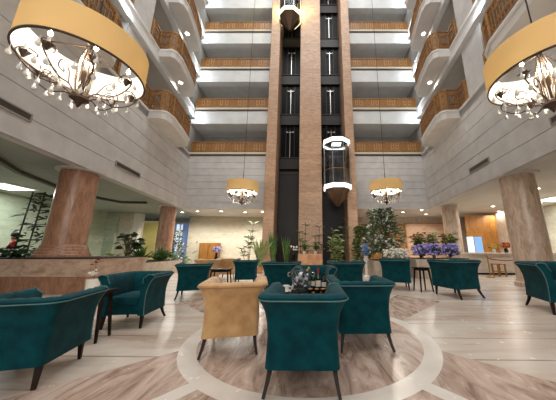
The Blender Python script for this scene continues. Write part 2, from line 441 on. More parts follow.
# ---- wooden railings
ORD = ['lowest', 'second', 'third', 'fourth', 'topmost']
def rail_run(pts, z, label, h=.92, lattice=True, seglen=1.25, group=None):
    c = Vector((sum(p[0] for p in pts)/len(pts), sum(p[1] for p in pts)/len(pts), z))
    t = thing('balcony_railing', label, 'railing', c, 0, group)
    P = [Vector((p[0], p[1], z)) - c for p in pts]
    nodes = [P[0]]
    for a, b in zip(P, P[1:]):
        n = max(1, round((b - a).length / seglen))
        for i in range(1, n + 1): nodes.append(a.lerp(b, i / n))
    up = Vector((0, 0, 1))
    MB().tube([q + up*h for q in nodes], .055, 6).build('top_rail', M['rail_wood'], t)
    MB().tube([q + up*.09 for q in nodes], .05, 4).build('bottom_rail', M['rail_wood'], t)
    for q in nodes: MB().box(q.x - .045, q.x + .045, q.y - .045, q.y + .045, 0, h).build('post', M['rail_wood'], t)
    for a, b in zip(nodes, nodes[1:]):
        d = (b - a); L = d.length; d.normalize(); nr = Vector((-d.y, d.x, 0))
        Mx = Matrix.Translation(a) @ Matrix(((d.x, nr.x, 0, 0), (d.y, nr.y, 0, 0), (0, 0, 1, 0), (0, 0, 0, 1)))
        mb = MB()
        if lattice:
            for zz in (.2, .36, h - .2): mb.box(.03, L - .03, -.02, .02, zz - .018, zz + .018, M=Mx)
            ns = max(3, round(L / .13))
            for i in range(1, ns): mb.box(L*i/ns - .016, L*i/ns + .016, -.016, .016, .1, h - .03, M=Mx)
            mb.box(L*.2, L*.8, -.03, .03, .40, .45, M=Mx); mb.box(L*.2, L*.8, -.03, .03, h - .3, h - .25, M=Mx)
            mb.build('lattice_panel', M['rail_panel'], t)
        else:
            mb.box(.03, L - .03, -.012, .012, .12, h - .06, M=Mx)
            mb.build('panel', M['rail_panel'], t)
            mb = MB()
            for u in (.36, .64):
                x = L*u
                for s in (-.09, .09): mb.box(x + s - .018, x + s + .018, -.03, .03, .12, h - .05, M=Mx)
                for zz in (.26, .5): mb.box(x - .09, x + .09, -.03, .03, zz - .018, zz + .018, M=Mx)
            mb.build('panel_motif', M['rail_gold'], t)
    return t
for k, F in enumerate(FLOORS):
    g = 'balcony railings of the back wall'
    rail_run([(wl(BY) + .05, BY), (EX0 - .02, BY)], F + .11, h=.74, label='flat wooden railing on the back wall left of the lifts, %s balcony' % ORD[k], lattice=False, group=g)
    rail_run([(EX1 + .02, BY), (wr(BY) - .05, BY)], F + .11, h=.74, label='flat wooden railing on the back wall right of the lifts, %s balcony' % ORD[k], lattice=False, group=g)
    for sgn in (-1, 1):
        nm = 'left' if sgn < 0 else 'right'; g = 'balcony railings of the %s wall' % nm
        ins = lambda L: [side_pt(sgn, y, p - .08) for y, p in L]
        rail_run(ins([(8.9, 0), (9.57, 0)] + [(y + (.03 if i < 2 else 0), p) for i, (y, p) in enumerate(BAY[1:])]), F,
                 'bulging wooden lattice railing of the far bay on the %s wall, %s balcony' % (nm, ORD[k]), seglen=1.1, h=1.1, group=g)
        if F < 15: rail_run(ins(BAY2 + [(7.45, 0)]), F, 'bulging wooden lattice railing of the near bay on the %s wall, %s balcony' % (nm, ORD[k]), seglen=1.1, h=1.1, group=g)

# ---- cool lights at the balcony corners and down the pier faces, downlights in the bay soffits
def fixture(name, label, loc, size, m, group=None, rz=0):
    t = thing(name, label, 'light fixture', loc, rz, group)
    sx, sy, sz = size
    MB().box(-sx/2, sx/2, -sy/2, sy/2, -sz, 0).build('housing', M['white_trim'], t)
    MB().box(-sx/2*.9, sx/2*.9, -sy/2*.9, sy/2*.9, -sz - .02, -sz).build('diffuser', M[m], t)
    return t
for sgn in (-1, 1):
    nm = 'left' if sgn < 0 else 'right'
    for k, F in enumerate(FLOORS[1:], 1):
        x, y = side_pt(sgn, 14.1, -.1)
        fixture('corner_light', 'cool white strip light under the %s balcony at the back %s corner' % (ORD[k], nm), (x, y, F - .42), (.14, .6, .05), 'lamp_cool', 'cool corner strip lights')
        lamp('corner_lamp', 'POINT', (x - sgn*.35, y - .25, F - .75), 40, (.82, .91, 1), shadow_soft_size=.08)
        if k < 4:
            x, y = side_pt(sgn, 7.2, -.15)
            fixture('pier_light', 'cool white strip light beside the pier of the %s wall under the %s balcony' % (nm, ORD[k]), (x, y, F - .42), (.14, .5, .05), 'lamp_cool', 'cool pier strip lights')
            lamp('pier_lamp', 'POINT', (x - sgn*.3, y - .1, F - .7), 32, (.8, .9, 1), shadow_soft_size=.08)

def downlight(label, loc, group, m='lamp_white', r=.085, e=0, col=(1, .95, .87)):
    t = thing('ceiling_downlight', label, 'downlight', loc, 0, group)
    MB().lathe([(r*1.35, 0), (r*1.35, -.012), (r, -.02), (r, 0)], seg=16, cap=False).build('trim_ring', M['white_trim'], t)
    MB().lathe([(.001, -.012), (r, -.012)], seg=16, cap=False).build('lens', M[m], t, flip=True)
    if e: lamp('downlight_lamp', 'SPOT', (loc[0], loc[1], loc[2] - .06), e, col, spot_size=R(165), spot_blend=.5, shadow_soft_size=.08)
    return t
for sgn in (-1, 1):
    nm = 'left' if sgn < 0 else 'right'
    for k, F in enumerate(FLOORS[1:], 1):
        x, y = side_pt(sgn, 11.3, .35)
        downlight('round downlight in the underside of the %s bay on the %s wall' % (ORD[k], nm), (x, y, F - .42), 'bay soffit downlights', r=.11, e=25)

# ---- air vents in the mezzanine walls
def vent(sgn, y0, y1, z, label):
    ym = (y0 + y1)/2; x, y = side_pt(sgn, ym, .01)
    t = thing('air_vent', label, 'vent', (x, y, z), math.atan2(1, -.129 if sgn < 0 else .128), 'mezzanine air vents')
    L = (y1 - y0)/2; o = 1 if sgn < 0 else 1
    mb = MB()
    for a in (-.09, .09): mb.box(-L, L, -.03, .03, a - .018, a + .018)
    for a in (-L, L): mb.box(a - .018, a + .018, -.03, .03, -.108, .108)
    mb.build('frame', M['vent_frame'], t)
    MB().box(-L, L, -.015, .015, -.09, .09).build('backing', M['vent_dark'], t)
    mb = MB()
    for i in range(5): mb.box(-L, L, -.028, .02, -.07 + i*.035 - .006, -.07 + i*.035 + .006)
    mb.build('slats', M['vent_dark'], t)
vent(-1, 3.9, 5.1, 4.35, 'long dark air vent low on the left wall near the large near chandelier')
vent(-1, 8.1, 9.6, 4.35, 'long dark air vent low on the left wall above the brown stone column')
vent(1, 8.1, 9.4, 4.5, 'long dark air vent low on the right wall left of the leaning stone column')
vent(1, 4.6, 5.5, 4.5, 'dark air vent low on the right wall cut by the right edge of the photo')
# ------------------------------------------------------------------ lifts
PY0 = 13.75
def pillar(x0, x1, label):
    return tag(MB().box(x0, x1, PY0, BY + 1.6, 0, ROOF, bev=.03).build('lift_pillar', M['lift_stone'], loc=(0, 0, 0)), label, 'pillar', 'stone lift pillars', 'structure')
pillar(-2.85, -2.19, 'tall pink stone pillar left of both lift shafts')
pillar(-.69, .75, 'broad tall pink stone pillar between the two lift shafts')
pillar(2.31, 2.9, 'tall pink stone pillar right of both lift shafts')
mb = MB(); mb.box(-2.19, -.69, BY + .9, BY + 1.1, 0, ROOF); mb.box(.75, 2.31, BY + .9, BY + 1.1, 0, ROOF); mb.build('wall_shaft', M['shaft_dark'], kind='structure')
mb = MB(); mb.box(EX0, EX1, BY + 1.6, BY + 2.2, 0, ROOF); mb.build('wall_shaft_rear', M['shaft_dark'], kind='structure')
for sx, nm in ((-1.44, 'left'), (1.53, 'right')):
    hw = .75 if sx < 0 else .78
    for k, F in enumerate([3.9 + .24] + FLOORS):
        if k == 0:
            if sx < 0:
                t = thing('shaft_panel', 'plain dark brown panel closing the foot of the left lift shaft', 'panel', (sx, BY + .6, 0))
                MB().box(-hw + .04, hw - .04, 0, .1, 0, 6.3).build('sheet', M['shaft_panel'], t)
                MB().box(-hw + .04, hw - .04, -.03, .0, 6.3, 6.45).build('cap', M['shaft_steel'], t)
            continue
        t = thing('lift_landing_door', 'dark glazed landing front in the %s lift shaft, %s upper floor' % (nm, ['', 'first', 'second', 'third', 'fourth', 'fifth'][k]), 'landing', (sx, BY + .6, F), 0, 'lift landings')
        MB().box(-hw + .02, hw - .02, 0, .25, -.85, -.05).build('floor_beam', M['shaft_panel'], t)
        mb = MB()
        for zz in (-.87, -.05): mb.box(-hw + .02, hw - .02, -.05, 0, zz, zz + .05)
        mb.build('beam_edge', M['shaft_steel'], t)
        for a in (-1, 1):
            MB().box(a*.38 - .34, a*.38 + .34, .12, .15, 0, 2.5).build('glass_leaf', M['shaft_glass'], t)
            MB().box(a*(hw - .06) - .025, a*(hw - .06) + .025, .05, .12, 0, 2.5).build('jamb', M['shaft_steel'], t)
            MB().box(a*.3 - .015, a*.3 + .015, .05, .1, 0, 2.5).build('mullion', M['shaft_steel'], t)
        MB().box(-.02, .02, -.02, .06, -.05, 2.05).build('centre_rail', M['bright_steel'], t)
        b = MB().box(-.24, .24, -.04, .02, 1.9, 1.94).build('cross_bar', M['bright_steel'], t)
        for a in (-.22, .22): MB().blob((a, -.06, 1.92), .055, sub=2).build('knob_lamp', M['porcelain'], b, True)

def lift_cab(x, z0, label, ring):
    """octagonal glass cab, z0 = lower edge of the bottom ring"""
    t = thing('glass_lift_cab', label, 'lift cab', (x, 13.75, z0))
    def oct_(r): return [(r*math.cos(R(22.5 + 45*i)), r*math.sin(R(22.5 + 45*i))*.95) for i in range(8)]
    R0 = .9; H = 3.22
    MB().prism(oct_(R0), 0, .26).build('bottom_ring', M[ring], t)
    mb = MB(); o_, i_ = oct_(R0), oct_(R0*.9)
    for q in range(8):
        n_ = (q + 1) % 8; mb.prism([o_[q], o_[n_], i_[n_], i_[q]], H - .24, H)
    mb.build('top_ring', M[ring], t)
    mb = MB(); mb.prism(oct_(R0*.88), H - .12, H + .12); mb.build('roof', M['cab_back'], t)
    for i in range(8):
        a, b = oct_(R0*.95)[i], oct_(R0*.95)[(i+1) % 8]
        if i == 1 or i == 2: continue
        d = Vector((b[0]-a[0], b[1]-a[1], 0)); L = d.length; d.normalize(); n = Vector((-d.y, d.x, 0))
        Mx = Matrix.Translation((a[0], a[1], 0)) @ Matrix(((d.x, n.x, 0, 0), (d.y, n.y, 0, 0), (0, 0, 1, 0), (0, 0, 0, 1)))
        MB().box(.02, L - .02, -.006, .006, .28, H - .28, M=Mx).build('glass_pane', M['glass'], t)
        MB().tube([(a[0], a[1], .28), (a[0], a[1], H - .28)], .022, 6).build('mullion', M['bright_steel'], t)
    mb = MB(); mb.box(-.6, .6, .52, .58, .28, H - .28); bp = mb.build('back_panel', M['cab_back'], t)
    for a in (-1, 1): MB().box(a*.24 - .22, a*.24 + .22, .48, .52, .34, 2.5).build('door_leaf', M['cab_door'], bp)
    MB().box(.5, .58, .46, .52, 1.0, 2.1).build('control_panel', M['brass'], bp)
    MB().tube([(-.7, .3, 1.2), (-.68, -.45, 1.2), (-.3, -.74, 1.2), (.3, -.74, 1.2), (.68, -.45, 1.2), (.7, .3, 1.2)], .022, 6).build('handrail', M['brass'], t)
    MB().box(-.3, .3, -.25, .25, H - .15, H - .125).build('ceiling_lamp', M['panel_light'], t)
    o1, o2, o3 = oct_(R0*.9), oct_(R0*.62), oct_(.1)
    MB().prism(o3, -1.05, -.45, top=o2).build('lower_cone', M['cab_metal'], t)
    MB().prism(o2, -.45, -.0, top=o1).build('upper_cone', M['cab_metal'], t)
    return t
lift_cab(1.71, 4.80, 'white ringed octagonal glass lift cab low in the right shaft', 'cab_ring')
lift_cab(-1.50, 18.0, 'glass lift cab with pale yellow ring at the top of the left shaft', 'cab_ring_warm')
for x in (-2.42, -.5): lamp('cab_glow', 'POINT', (x, 13.35, 18.7), 60, (1, .84, .25), shadow_soft_size=.04)
lamp('cab_glow_white', 'POINT', (1.71, 12.5, 4.9), 25, (1, .97, .92), shadow_soft_size=.04)

# ------------------------------------------------------------------ columns
def column(x, y, r, label, m, base=0.0, plinth=0):
    t = thing('stone_column', label, 'column', (x, y, base), 0, 'round stone columns')
    h = SOF - base
    MB().lathe([(r*1.02, plinth), (r, plinth + .25), (r*.985, h*.6), (r*.96, h - .08), (r*.96, h - .06)], seg=40).build('shaft', M[m], t, True)
    MB().lathe([(r*1.0, h - .07), (r*1.22, h - .05), (r*1.25, h - .001)], seg=40).build('capital', M['wall_white'], t, True)
    if plinth:
        mb = MB(); n = 4
        for i in range(n):
            rr = r*(1.32 - .075*i); mb.lathe([(rr, plinth*i/n), (rr, plinth*(i + .75)/n), (rr*.97, plinth*(i+1)/n)], seg=40)
        mb.build('stepped_base', M[m], t, True)
    else:
        MB().lathe([(r*1.16, 0), (r*1.16, .12), (r*1.06, .16), (r*1.04, .22)], seg=40).build('base', M[m], t, True)
    return t
column(-7.75, 7.35, .5, 'thick brown stone column rising from the big planter at left', 'column_stone', .94, .36)
column(-8.55, 13.6, .43, 'brown stone column farther back on the left beside the planting', 'column_stone')
column(7.33, 7.75, .5, 'thick pale brown stone column leaning in at the right', 'column_stone_pale')
column(8.2, 13.2, .43, 'pale stone column at right rear behind the purple flowers', 'column_stone_pale')

# ------------------------------------------------------------------ chandeliers
def curve_pts(ctrl, n=24):
    """Catmull-Rom through control points"""
    P = [Vector(p) for p in ctrl]; P = [2*P[0]-P[1]] + P + [2*P[-1]-P[-2]]; out = []
    segs = len(P) - 3
    for i in range(segs):
        a, b, c, d = P[i:i+4]
        for k in range(n // segs + (1 if i == segs - 1 else 0)):
            u = k / (n // segs)
            out.append(.5*((2*b) + (-a + c)*u + (2*a - 5*b + 4*c - d)*u*u + (-a + 3*b - 3*c + d)*u**3))
    return out
def chandelier(label, loc, rz):
    """origin at the centre of the shade's lower rim"""
    t = thing('drum_chandelier', label, 'chandelier', loc, rz, 'golden drum chandeliers')
    r, h = .78, .53
    MB().lathe([(r, 0), (r, h), (r - .006, h), (r - .006, 0), (r, 0)], seg=72, cap=False).build('lamp_shade', M['shade_gold'], t, True)
    MB().lathe([(r - .008, .0), (r - .008, h), (r - .012, h), (r - .012, 0), (r - .008, 0)], seg=72, cap=False).build('shade_liner', M['shade_liner'], t, True)
    mb = MB(); mb.lathe([(r + .006, -.012), (r + .006, .014), (r - .016, .014), (r - .016, -.012), (r + .006, -.012)], seg=72, cap=False)
    mb.build('rim_band', M['iron'], t)
    mb = MB()
    for i in range(4):
        a = R(90*i); mb.tube([(0, 0, h - .06), (math.cos(a)*(r - .01), math.sin(a)*(r - .01), h - .02)], .012, 6)
    mb.build('spider_frame', M['iron'], t)
    MB().lathe([(.02, h + .5), (.02, h - .05), (.045, h - .1), (.03, h - .2), (.022, .1), (.05, .0), (.07, -.1), (.03, -.2), (.03, -.42), (.11, -.47), (.12, -.52), (.05, -.57), (.01, -.66)], seg=16).build('stem', M['iron'], t, True)
    mb = MB()
    for i in range(8):
        a = R(45*i + 10); c_, s_ = math.cos(a), math.sin(a)
        mb.tube([(c_*.06, s_*.06, -.46), (c_*.1, s_*.1, -.2), (c_*.1, s_*.1, .15), (c_*.05, s_*.05, .42)], .011, 6)
    mb.build('rod_bundle', M['nickel'], t)
    for i in range(8):
        a = R(45*i); Mz = Matrix.Rotation(a, 4, 'Z')
        arm = curve_pts([(.08, 0, -.5), (.22, 0, -.40), (.42, .02, -.42), (.62, .02, -.28), (.70, 0, -.12), (.60, -.02, -.02), (.50, 0, -.08), (.53, .01, -.16)], 28)
        mb = MB(); mb.tube([Mz @ p for p in arm], [.011 - .004*i/len(arm) for i in range(len(arm))], 6)
        sc = curve_pts([(.22, 0, -.40), (.30, .03, -.22), (.42, .03, -.16), (.44, .02, -.28), (.34, .01, -.30), (.35, .01, -.25)], 20)
        mb.tube([Mz @ p for p in sc], .007, 6)
        ar = mb.build('scroll_arm', M['iron'], t, True)
        mb = MB()
        for q in range(7):
            d = Vector((math.cos(q*.9), math.sin(q*.9), .45)); mb.leaf(Mz @ Vector((.62, 0, -.14)), Mz.to_3x3() @ d, .10, .04, .5, 2)
        mb.lathe([(.015, -.2), (.05, -.13), (.055, -.1), (.02, -.1)], (.62, 0, 0), 10, M=Mz)
        mb.build('candle_cup', M['iron'], ar)
        MB().lathe([(.016, -.1), (.016, .0), (.014, .02)], (.62, 0, 0), 10, M=Mz).build('candle', M['porcelain'], ar)
        MB().lathe([(.006, .02), (.024, .045), (.026, .065), (.012, .10), (.002, .125)], (.62, 0, 0), 10, M=Mz).build('bulb', M['bulb_glow'], ar, True)
        drops = [(.62, .04, -.40), (.30, -.03, -.52), (.74, .02, -.22), (.44, .03, -.50), (.56, -.16, -.34)]
        for j, p in enumerate(drops):
            q = Mz @ Vector(p); s = .8 if j % 2 == 0 else .7
            mb = MB(); mb.lathe([(.003*s, .17*s), (.004*s, .1*s), (.014*s, .085*s), (.016*s, .05*s), (.036*s, .02*s), (.04*s, -.01*s), (.028*s, -.04*s), (.004*s, -.055*s)], q, 10)
            mb.build('crystal_drop', M['crystal'] if j < 1 else M['porcelain'], ar, True)
    cb = MB().tube([(0, 0, h + .45), (0, 0, ROOF - loc[2])], .012, 6).build('cable', M['shaft_steel'], t)
    lamp('chandelier_lamp', 'POINT', (loc[0], loc[1], loc[2] + .2), CH_E, (1, .92, .78), shadow_soft_size=.1)
    return t

chandelier('huge golden drum chandelier with crystal drops close overhead at the top left', (-3.66, 3.19, 4.0), R(8))
chandelier('golden drum chandelier with crystal drops close overhead at the top right', (3.98, 3.32, 4.0), R(20))
chandelier('small looking golden drum chandelier hanging left of the lift shafts', (-3.45, 11.3, 4.0), R(33))
chandelier('small looking golden drum chandelier hanging right of the lift shafts', (3.85, 11.2, 4.0), R(2))
#PART2
# ------------------------------------------------------------------ lobby fittings
DL = [(-8.97, 15.8), (-7.7, 15.4), (-6.07, 15.4), (-4.55, 15.8), (-3.3, 15.6)]
NUM = ['first', 'second', 'third', 'fourth', 'fifth', 'sixth', 'seventh', 'eighth', 'ninth']
for i, (x, y) in enumerate(DL):
    downlight('bright round ceiling downlight in the left rear lobby, %s from the left of its row' % NUM[i], (x, y, SOF), 'left rear lobby downlights', r=.10, e=LOB_E)
DR = [(4.3, 16.0), (5.04, 16.2), (6.51, 15.8), (7.4, 14.9), (8.58, 16.7), (9.57, 16.2), (11.1, 13.6), (12.9, 15.4)]
for i, (x, y) in enumerate(DR):
    downlight('bright round ceiling downlight in the right rear lobby, %s counting from the lift side' % NUM[i], (x, y, SOF), 'right rear lobby downlights', r=.10, e=LOB_E*.4)
for i, (x, y) in enumerate([(9.8, 9.5), (10.5, 12.0)]):
    downlight('round ceiling downlight over the reception side, %s behind the leaning column' % ['nearer one', 'farther one'][i], (x, y, SOF), 'reception downlights', r=.10, e=LOB_E*.6)
def ceiling_panel(label, loc, sx, sy, e):
    t = thing('ceiling_light_panel', label, 'ceiling light', loc, 0, 'flat ceiling light panels')
    mb = MB()
    for a in (-1, 1):
        mb.box(a*sx/2 - .04, a*sx/2 + .04, -sy/2, sy/2, -.03, 0); mb.box(-sx/2, sx/2, a*sy/2 - .04, a*sy/2 + .04, -.03, 0)
    mb.build('frame', M['white_trim'], t)
    MB().box(-sx/2 + .04, sx/2 - .04, -sy/2 + .04, sy/2 - .04, -.02, 0).build('diffuser', M['panel_light'], t)
    lamp('panel_lamp', 'AREA', (loc[0], loc[1], loc[2] - .05), e, (.93, 1, .97), shape='RECTANGLE', size=sx, size_y=sy)
ceiling_panel('flat glowing light panel in the left arcade ceiling above the trellis', (-12.7, 9.2, SOF), 1.3, 1.2, ARC_E)
ceiling_panel('flat glowing light panel in the right arcade ceiling behind the leaning column', (13.0, 11.6, SOF), 1.9, 1.2, ARC_E)

# left rear: cabinet, window, piers
t = thing('wooden_cabinet', 'low orange brown double door wooden cabinet against the pale stone wall at left rear', 'cabinet', (-7.72, 17.95, 0))
MB().box(-.74, .74, -.2, .22, 0, 1.68, bev=.01).build('body', M['door_wood'], t)
for a in (-1, 1):
    d = MB().box(a*.36 - .34, a*.36 + .34, -.24, -.2, .08, 1.62, bev=.01).build('door', M['door_wood'], t)
    MB().tube([(a*.07, -.27, .75), (a*.07, -.27, 1.05)], .014, 6).build('handle', M['brass'], d)
def wall_panel(name, label, cat, x0, x1, y, z0, z1, m, frame=None, group=None, th=.06):
    t = thing(name, label, cat, ((x0+x1)/2, y, z0), 0, group)
    hw = (x1-x0)/2
    MB().box(-hw, hw, -th, 0, 0, z1 - z0).build('panel', M[m], t)
    if frame:
        mb = MB()
        for a in (-hw, hw): mb.box(a - .05, a + .05, -th - .03, 0, 0, z1 - z0)
        mb.box(-hw, hw, -th - .03, 0, z1 - z0 - .08, z1 - z0)
        mb.build('frame', M[frame], t)
    return t
mb = MB(); mb.box(-11.75, -10.0, 19.3, 19.36, .5, 3.3); mb.build('window_1', M['window_sky'], kind='structure')
mb = MB()
for x in (-11.75, -10.9, -10.0): mb.box(x - .05, x + .05, 19.2, 19.4, .5, 3.3)
for z in (.5, 1.55, 3.3): mb.box(-11.8, -9.95, 19.2, 19.4, z - .05, z + .05)
mb.build('window_1_frame', M['white_trim'], kind='structure')
for i, (x0, x1) in enumerate(((-11.9, -11.1), (-10.6, -9.9))):
    mb = MB(); n = 14; poly = [(x0 + (x1-x0)*k/n, 19.05 + .05*math.sin(k*2.1)) for k in range(n+1)]
    mb.prism(poly + [(p[0], p[1] + .03) for p in poly[::-1]], .35, 3.35)
    tag(mb.build('curtain', M['curtain_blue']), 'blue curtain hanging at the %s side of the far left window' % ['left', 'right'][i], 'curtain', 'blue window curtains')
MB().box(-11.98, -9.8, 18.98, 19.03, 3.36, 3.42).build('trim_30', M['white_trim'], kind='structure')
wall_panel('yellow_wall_panel', 'plain yellow wall panel behind the second left column', 'wall panel', -12.1, -10.3, 16.6, 0, 3.2, 'yellow_wall', 'white_trim')
tag(MB().box(-12.6, -12.15, 16.2, 16.7, 0, SOF, bev=.02).build('pier', M['white_trim']), 'narrow white pier at left rear beside the yellow panel', 'pier', None, 'structure')
tag(MB().box(-13.5, -12.62, 16.1, 16.7, 0, SOF, bev=.02).build('pier', M['lobby_stone']), 'broad cream stone pier at left rear beside the narrow white pier', 'pier', None, 'structure')
tag(MB().box(-14.2, -13.5, 15.9, 16.6, 0, SOF, bev=.02).build('pier', M['lobby_stone_green']), 'greenish stone pier at left rear behind the leafy plant', 'pier', None, 'structure')
# right rear: wood panelling and piers
t = wall_panel('wood_wall_panel', 'tall orange wood wall panelling behind the reception desk', 'wall panel', 10.9, 13.0, 16.0, 0, 3.55, 'wood_orange')
mb = MB()
for z in (1.2, 2.35): mb.box(-1.05, 1.05, -.068, -.058, z - .012, z + .012)
mb.build('panel_joint', M['rail_wood'], t)
mb = MB()
for k in range(7): mb.box(-.42 + .09*k, -.36 + .09*k, -.075, -.06, 1.62, 1.62 + .1 + .03*(k % 2))
mb.build('brass_inlay', M['brass'], t)
tag(MB().box(13.0, 14.18, 14.6, 16.0, 0, SOF, bev=.02).build('pier', M['pier_stone']), 'wide pale marble pier right of the orange wood panelling', 'pier', None, 'structure')
wall_panel('wood_wall_panel', 'narrow orange wood panel between the marble pier and the leaning column', 'wall panel', 12.55, 13.35, 13.4, 0, 3.3, 'wood_orange')
wall_panel('wood_wall_panel', 'long low brown wood panelling on the rear wall behind the flowering tree', 'wall panel', 3.2, 7.6, 18.55, 0, 3.2, 'door_wood')
wall_panel('pink_stone_panel', 'pinkish stone wall panel lit by downlights behind the purple flowers', 'wall panel', 7.7, 10.8, 18.5, 0, 3.3, 'lift_stone', 'rail_wood')

# reception desk and what stands on it
t = thing('reception_desk', 'long pale marble reception desk at the right rear', 'desk', (9.6, 11.6, 0), R(-4))
MB().box(-1.9, 2.6, -.3, .3, .08, .95, bev=.01).build('body', M['counter_stone'], t)
MB().box(-2.0, 2.7, -.42, .42, .95, 1.02, bev=.012).build('counter_top', M['counter_stone'], t)
MB().box(-1.85, 2.55, -.26, .26, 0, .08).build('plinth', M['dark_wood'], t)
def monitor(label, x, y, rz, w_=.5):
    t = thing('monitor', label, 'monitor', (x, y, 1.02), rz, 'reception monitors')
    MB().box(-.12, .12, -.09, .09, 0, .015).build('base', M['plastic_black'], t)
    MB().tube([(0, .02, .01), (0, .02, .2)], .02, 8).build('stand', M['plastic_black'], t)
    MB().box(-w_/2, w_/2, -.015, .02, .14, .58, bev=.008).build('casing', M['plastic_black'], t)
    MB().box(-w_/2 + .02, w_/2 - .02, -.02, -.015, .16, .56).build('screen', M['screen_blue'], t)
for i, (x, wd) in enumerate(((8.05, .30), (8.45, .34))):
    t = thing('brochure_stand', ['tall white and blue display board at the left end of the reception desk', 'blue display board second from the left end of the reception desk'][i], 'display board', (x, 11.62, 1.02), R(-6), 'reception display boards')
    MB().box(-wd/2, wd/2, -.05, .05, 0, .02).build('base', M['white_trim'], t)
    MB().box(-wd/2, wd/2, -.012, .012, .02, .78).build('board', M['window_sky' if i == 0 else 'screen_blue'], t)
monitor('dark framed blue screen monitor toward the right of the reception desk', 10.9, 11.5, R(-8))
def potted(name, label, cat, loc, pot, parts, group=None, scale=1.0, rz=0):
    """pot: (mat, profile) or None;  parts: list of (name, mat, mb)"""
    t = thing(name, label, cat, loc, rz, group, scale)
    if pot:
        MB().lathe(pot[1], seg=20).build('pot', M[pot[0]], t, True)
    for nme, m, mb in parts: mb.build(nme, M[m], t)
    return t
POT = [(.10, 0), (.15, .02), (.19, .26), (.2, .3), (.17, .3), (.16, .27), (.001, .26)]
def rnd(a, b): return random.uniform(a, b)
def flowers(n, c, spread, r, puff=0.0):
    mb = MB()
    for i in range(n):
        g = lambda s_: max(-1.5*s_, min(1.5*s_, random.gauss(0, s_)))
        p = (c[0] + g(spread[0]), c[1] + g(spread[1]), c[2] + g(spread[2]))
        if puff: mb.blob(p, puff*rnd(.7, 1.2))
        for k in range(5):
            a = k*1.257 + rnd(0, 1)
            mb.leaf(p, (math.cos(a), math.sin(a), rnd(.2, .8)), r, r*.8, .5, 1)
    return mb
def leaves(n, c, spread, L, wd, droop=.4, stem_to=None):
    mb = MB()
    for i in range(n):
        p = Vector((c[0] + random.gauss(0, spread[0]), c[1] + random.gauss(0, spread[1]), c[2] + random.gauss(0, spread[2])))
        a = rnd(0, 6.28)
        mb.leaf(p, (math.cos(a), math.sin(a), rnd(-.2, .9)), L*rnd(.6, 1.2), wd*rnd(.7, 1.2), droop, 2)
    return mb
t = potted('flower_vase', 'round dark bouquet of red and orange flowers in a vase on the reception desk', 'flower vase', (9.75, 11.6, 1.02),
       ('bottle_dark', [(.06, 0), (.08, .02), (.1, .15), (.06, .2), (.05, .2)]),
       [('blooms', 'petal_orange', flowers(60, (0, 0, .36), (.1, .1, .07), .07, .04)), ('leaves', 'leaf_dark', leaves(30, (0, 0, .3), (.1, .1, .06), .22, .06)), ('red_blooms', 'petal_red', flowers(80, (0, 0, .38), (.09, .09, .06), .07, .04))])
t = potted('flower_vase', 'small bunch of yellow flowers left of the dark bouquet on the reception desk', 'flower vase', (9.1, 11.55, 1.02),
       ('porcelain', [(.05, 0), (.07, .02), (.07, .14), (.05, .18), (.04, .18)]),
       [('blooms', 'petal_yellow', flowers(40, (0, 0, .3), (.07, .07, .05), .06, .03)), ('leaves', 'leaf_mid', leaves(22, (0, 0, .24), (.08, .08, .05), .18, .04))])
t = potted('flower_vase', 'white flowers in a small vase on the right half of the reception desk', 'flower vase', (10.35, 11.5, 1.02),
       ('porcelain', [(.05, 0), (.07, .02), (.07, .14), (.05, .18), (.04, .18)]),
       [('blooms', 'petal_white', flowers(70, (0, 0, .32), (.09, .09, .06), .07, .035)), ('leaves', 'leaf_grey', leaves(20, (0, 0, .24), (.1, .1, .06), .18, .05))])
# rope barrier in front of the desk
t = thing('rope_barrier', 'red rope barrier on two posts in front of the reception desk', 'barrier', (8.45, 10.2, 0))
for x in (-.75, .75):
    mb = MB(); mb.lathe([(.16, 0), (.16, .03), (.03, .05), (.022, .1), (.022, .84), (.04, .86), (.04, .92), (.01, .95)], (x, 0, 0), 16); mb.build('post', M['brass'], t, True)
MB().tube([(-.75 + 1.5*i/12, 0, .8 - .1*math.sin(math.pi*i/12)) for i in range(13)], .022, 8).build('rope', M['red_rope'], t, True)
t = thing('wooden_stand', 'small orange wooden stand in front of the reception desk', 'stand', (8.55, 10.75, 0))
MB().box(-.2, .2, -.2, .2, .5, .55, bev=.01).build('top', M['wood_orange'], t)
for a in (-1, 1):
    for b in (-1, 1): MB().box(a*.16 - .025, a*.16 + .025, b*.16 - .025, b*.16 + .025, 0, .5).build('leg', M['wood_orange'], t)
MB().box(-.16, .16, -.16, .16, .2, .23).build('shelf', M['wood_orange'], t)

# ------------------------------------------------------------------ planters
def planter(label, poly, h, flare, m='planter_stone', name='stone_planter'):
    cx = sum(p[0] for p in poly)/len(poly); cy = sum(p[1] for p in poly)/len(poly)
    t = thing(name, label, 'planter', (cx, cy, 0))
    loc = [(p[0]-cx, p[1]-cy) for p in poly]
    grow = lambda f: [(p[0] + (f if p[0] > 0 else -f), p[1] + (f if p[1] > 0 else -f)) for p in loc]
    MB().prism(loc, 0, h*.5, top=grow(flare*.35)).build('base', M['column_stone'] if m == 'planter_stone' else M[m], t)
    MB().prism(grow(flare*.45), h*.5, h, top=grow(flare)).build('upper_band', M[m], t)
    MB().prism(grow(flare - .14), h, h + .03).build('soil', M['soil'], t)
    return t
planter('big marble planter block round the foot of the thick left column', [(-10.6, 6.45), (-5.95, 6.45), (-5.95, 8.3), (-10.6, 8.3)], .9, .14)
planter('low long marble planter behind the big one along the left arcade', [(-9.2, 9.3), (-6.9, 9.3), (-6.9, 12.5), (-9.2, 12.5)], .62, .1, 'pier_stone')
planter('pale marble planter under the purple flowers at right rear', [(4.4, 9.7), (6.7, 9.7), (6.7, 10.9), (4.4, 10.9)], .78, .06, 'pier_stone')
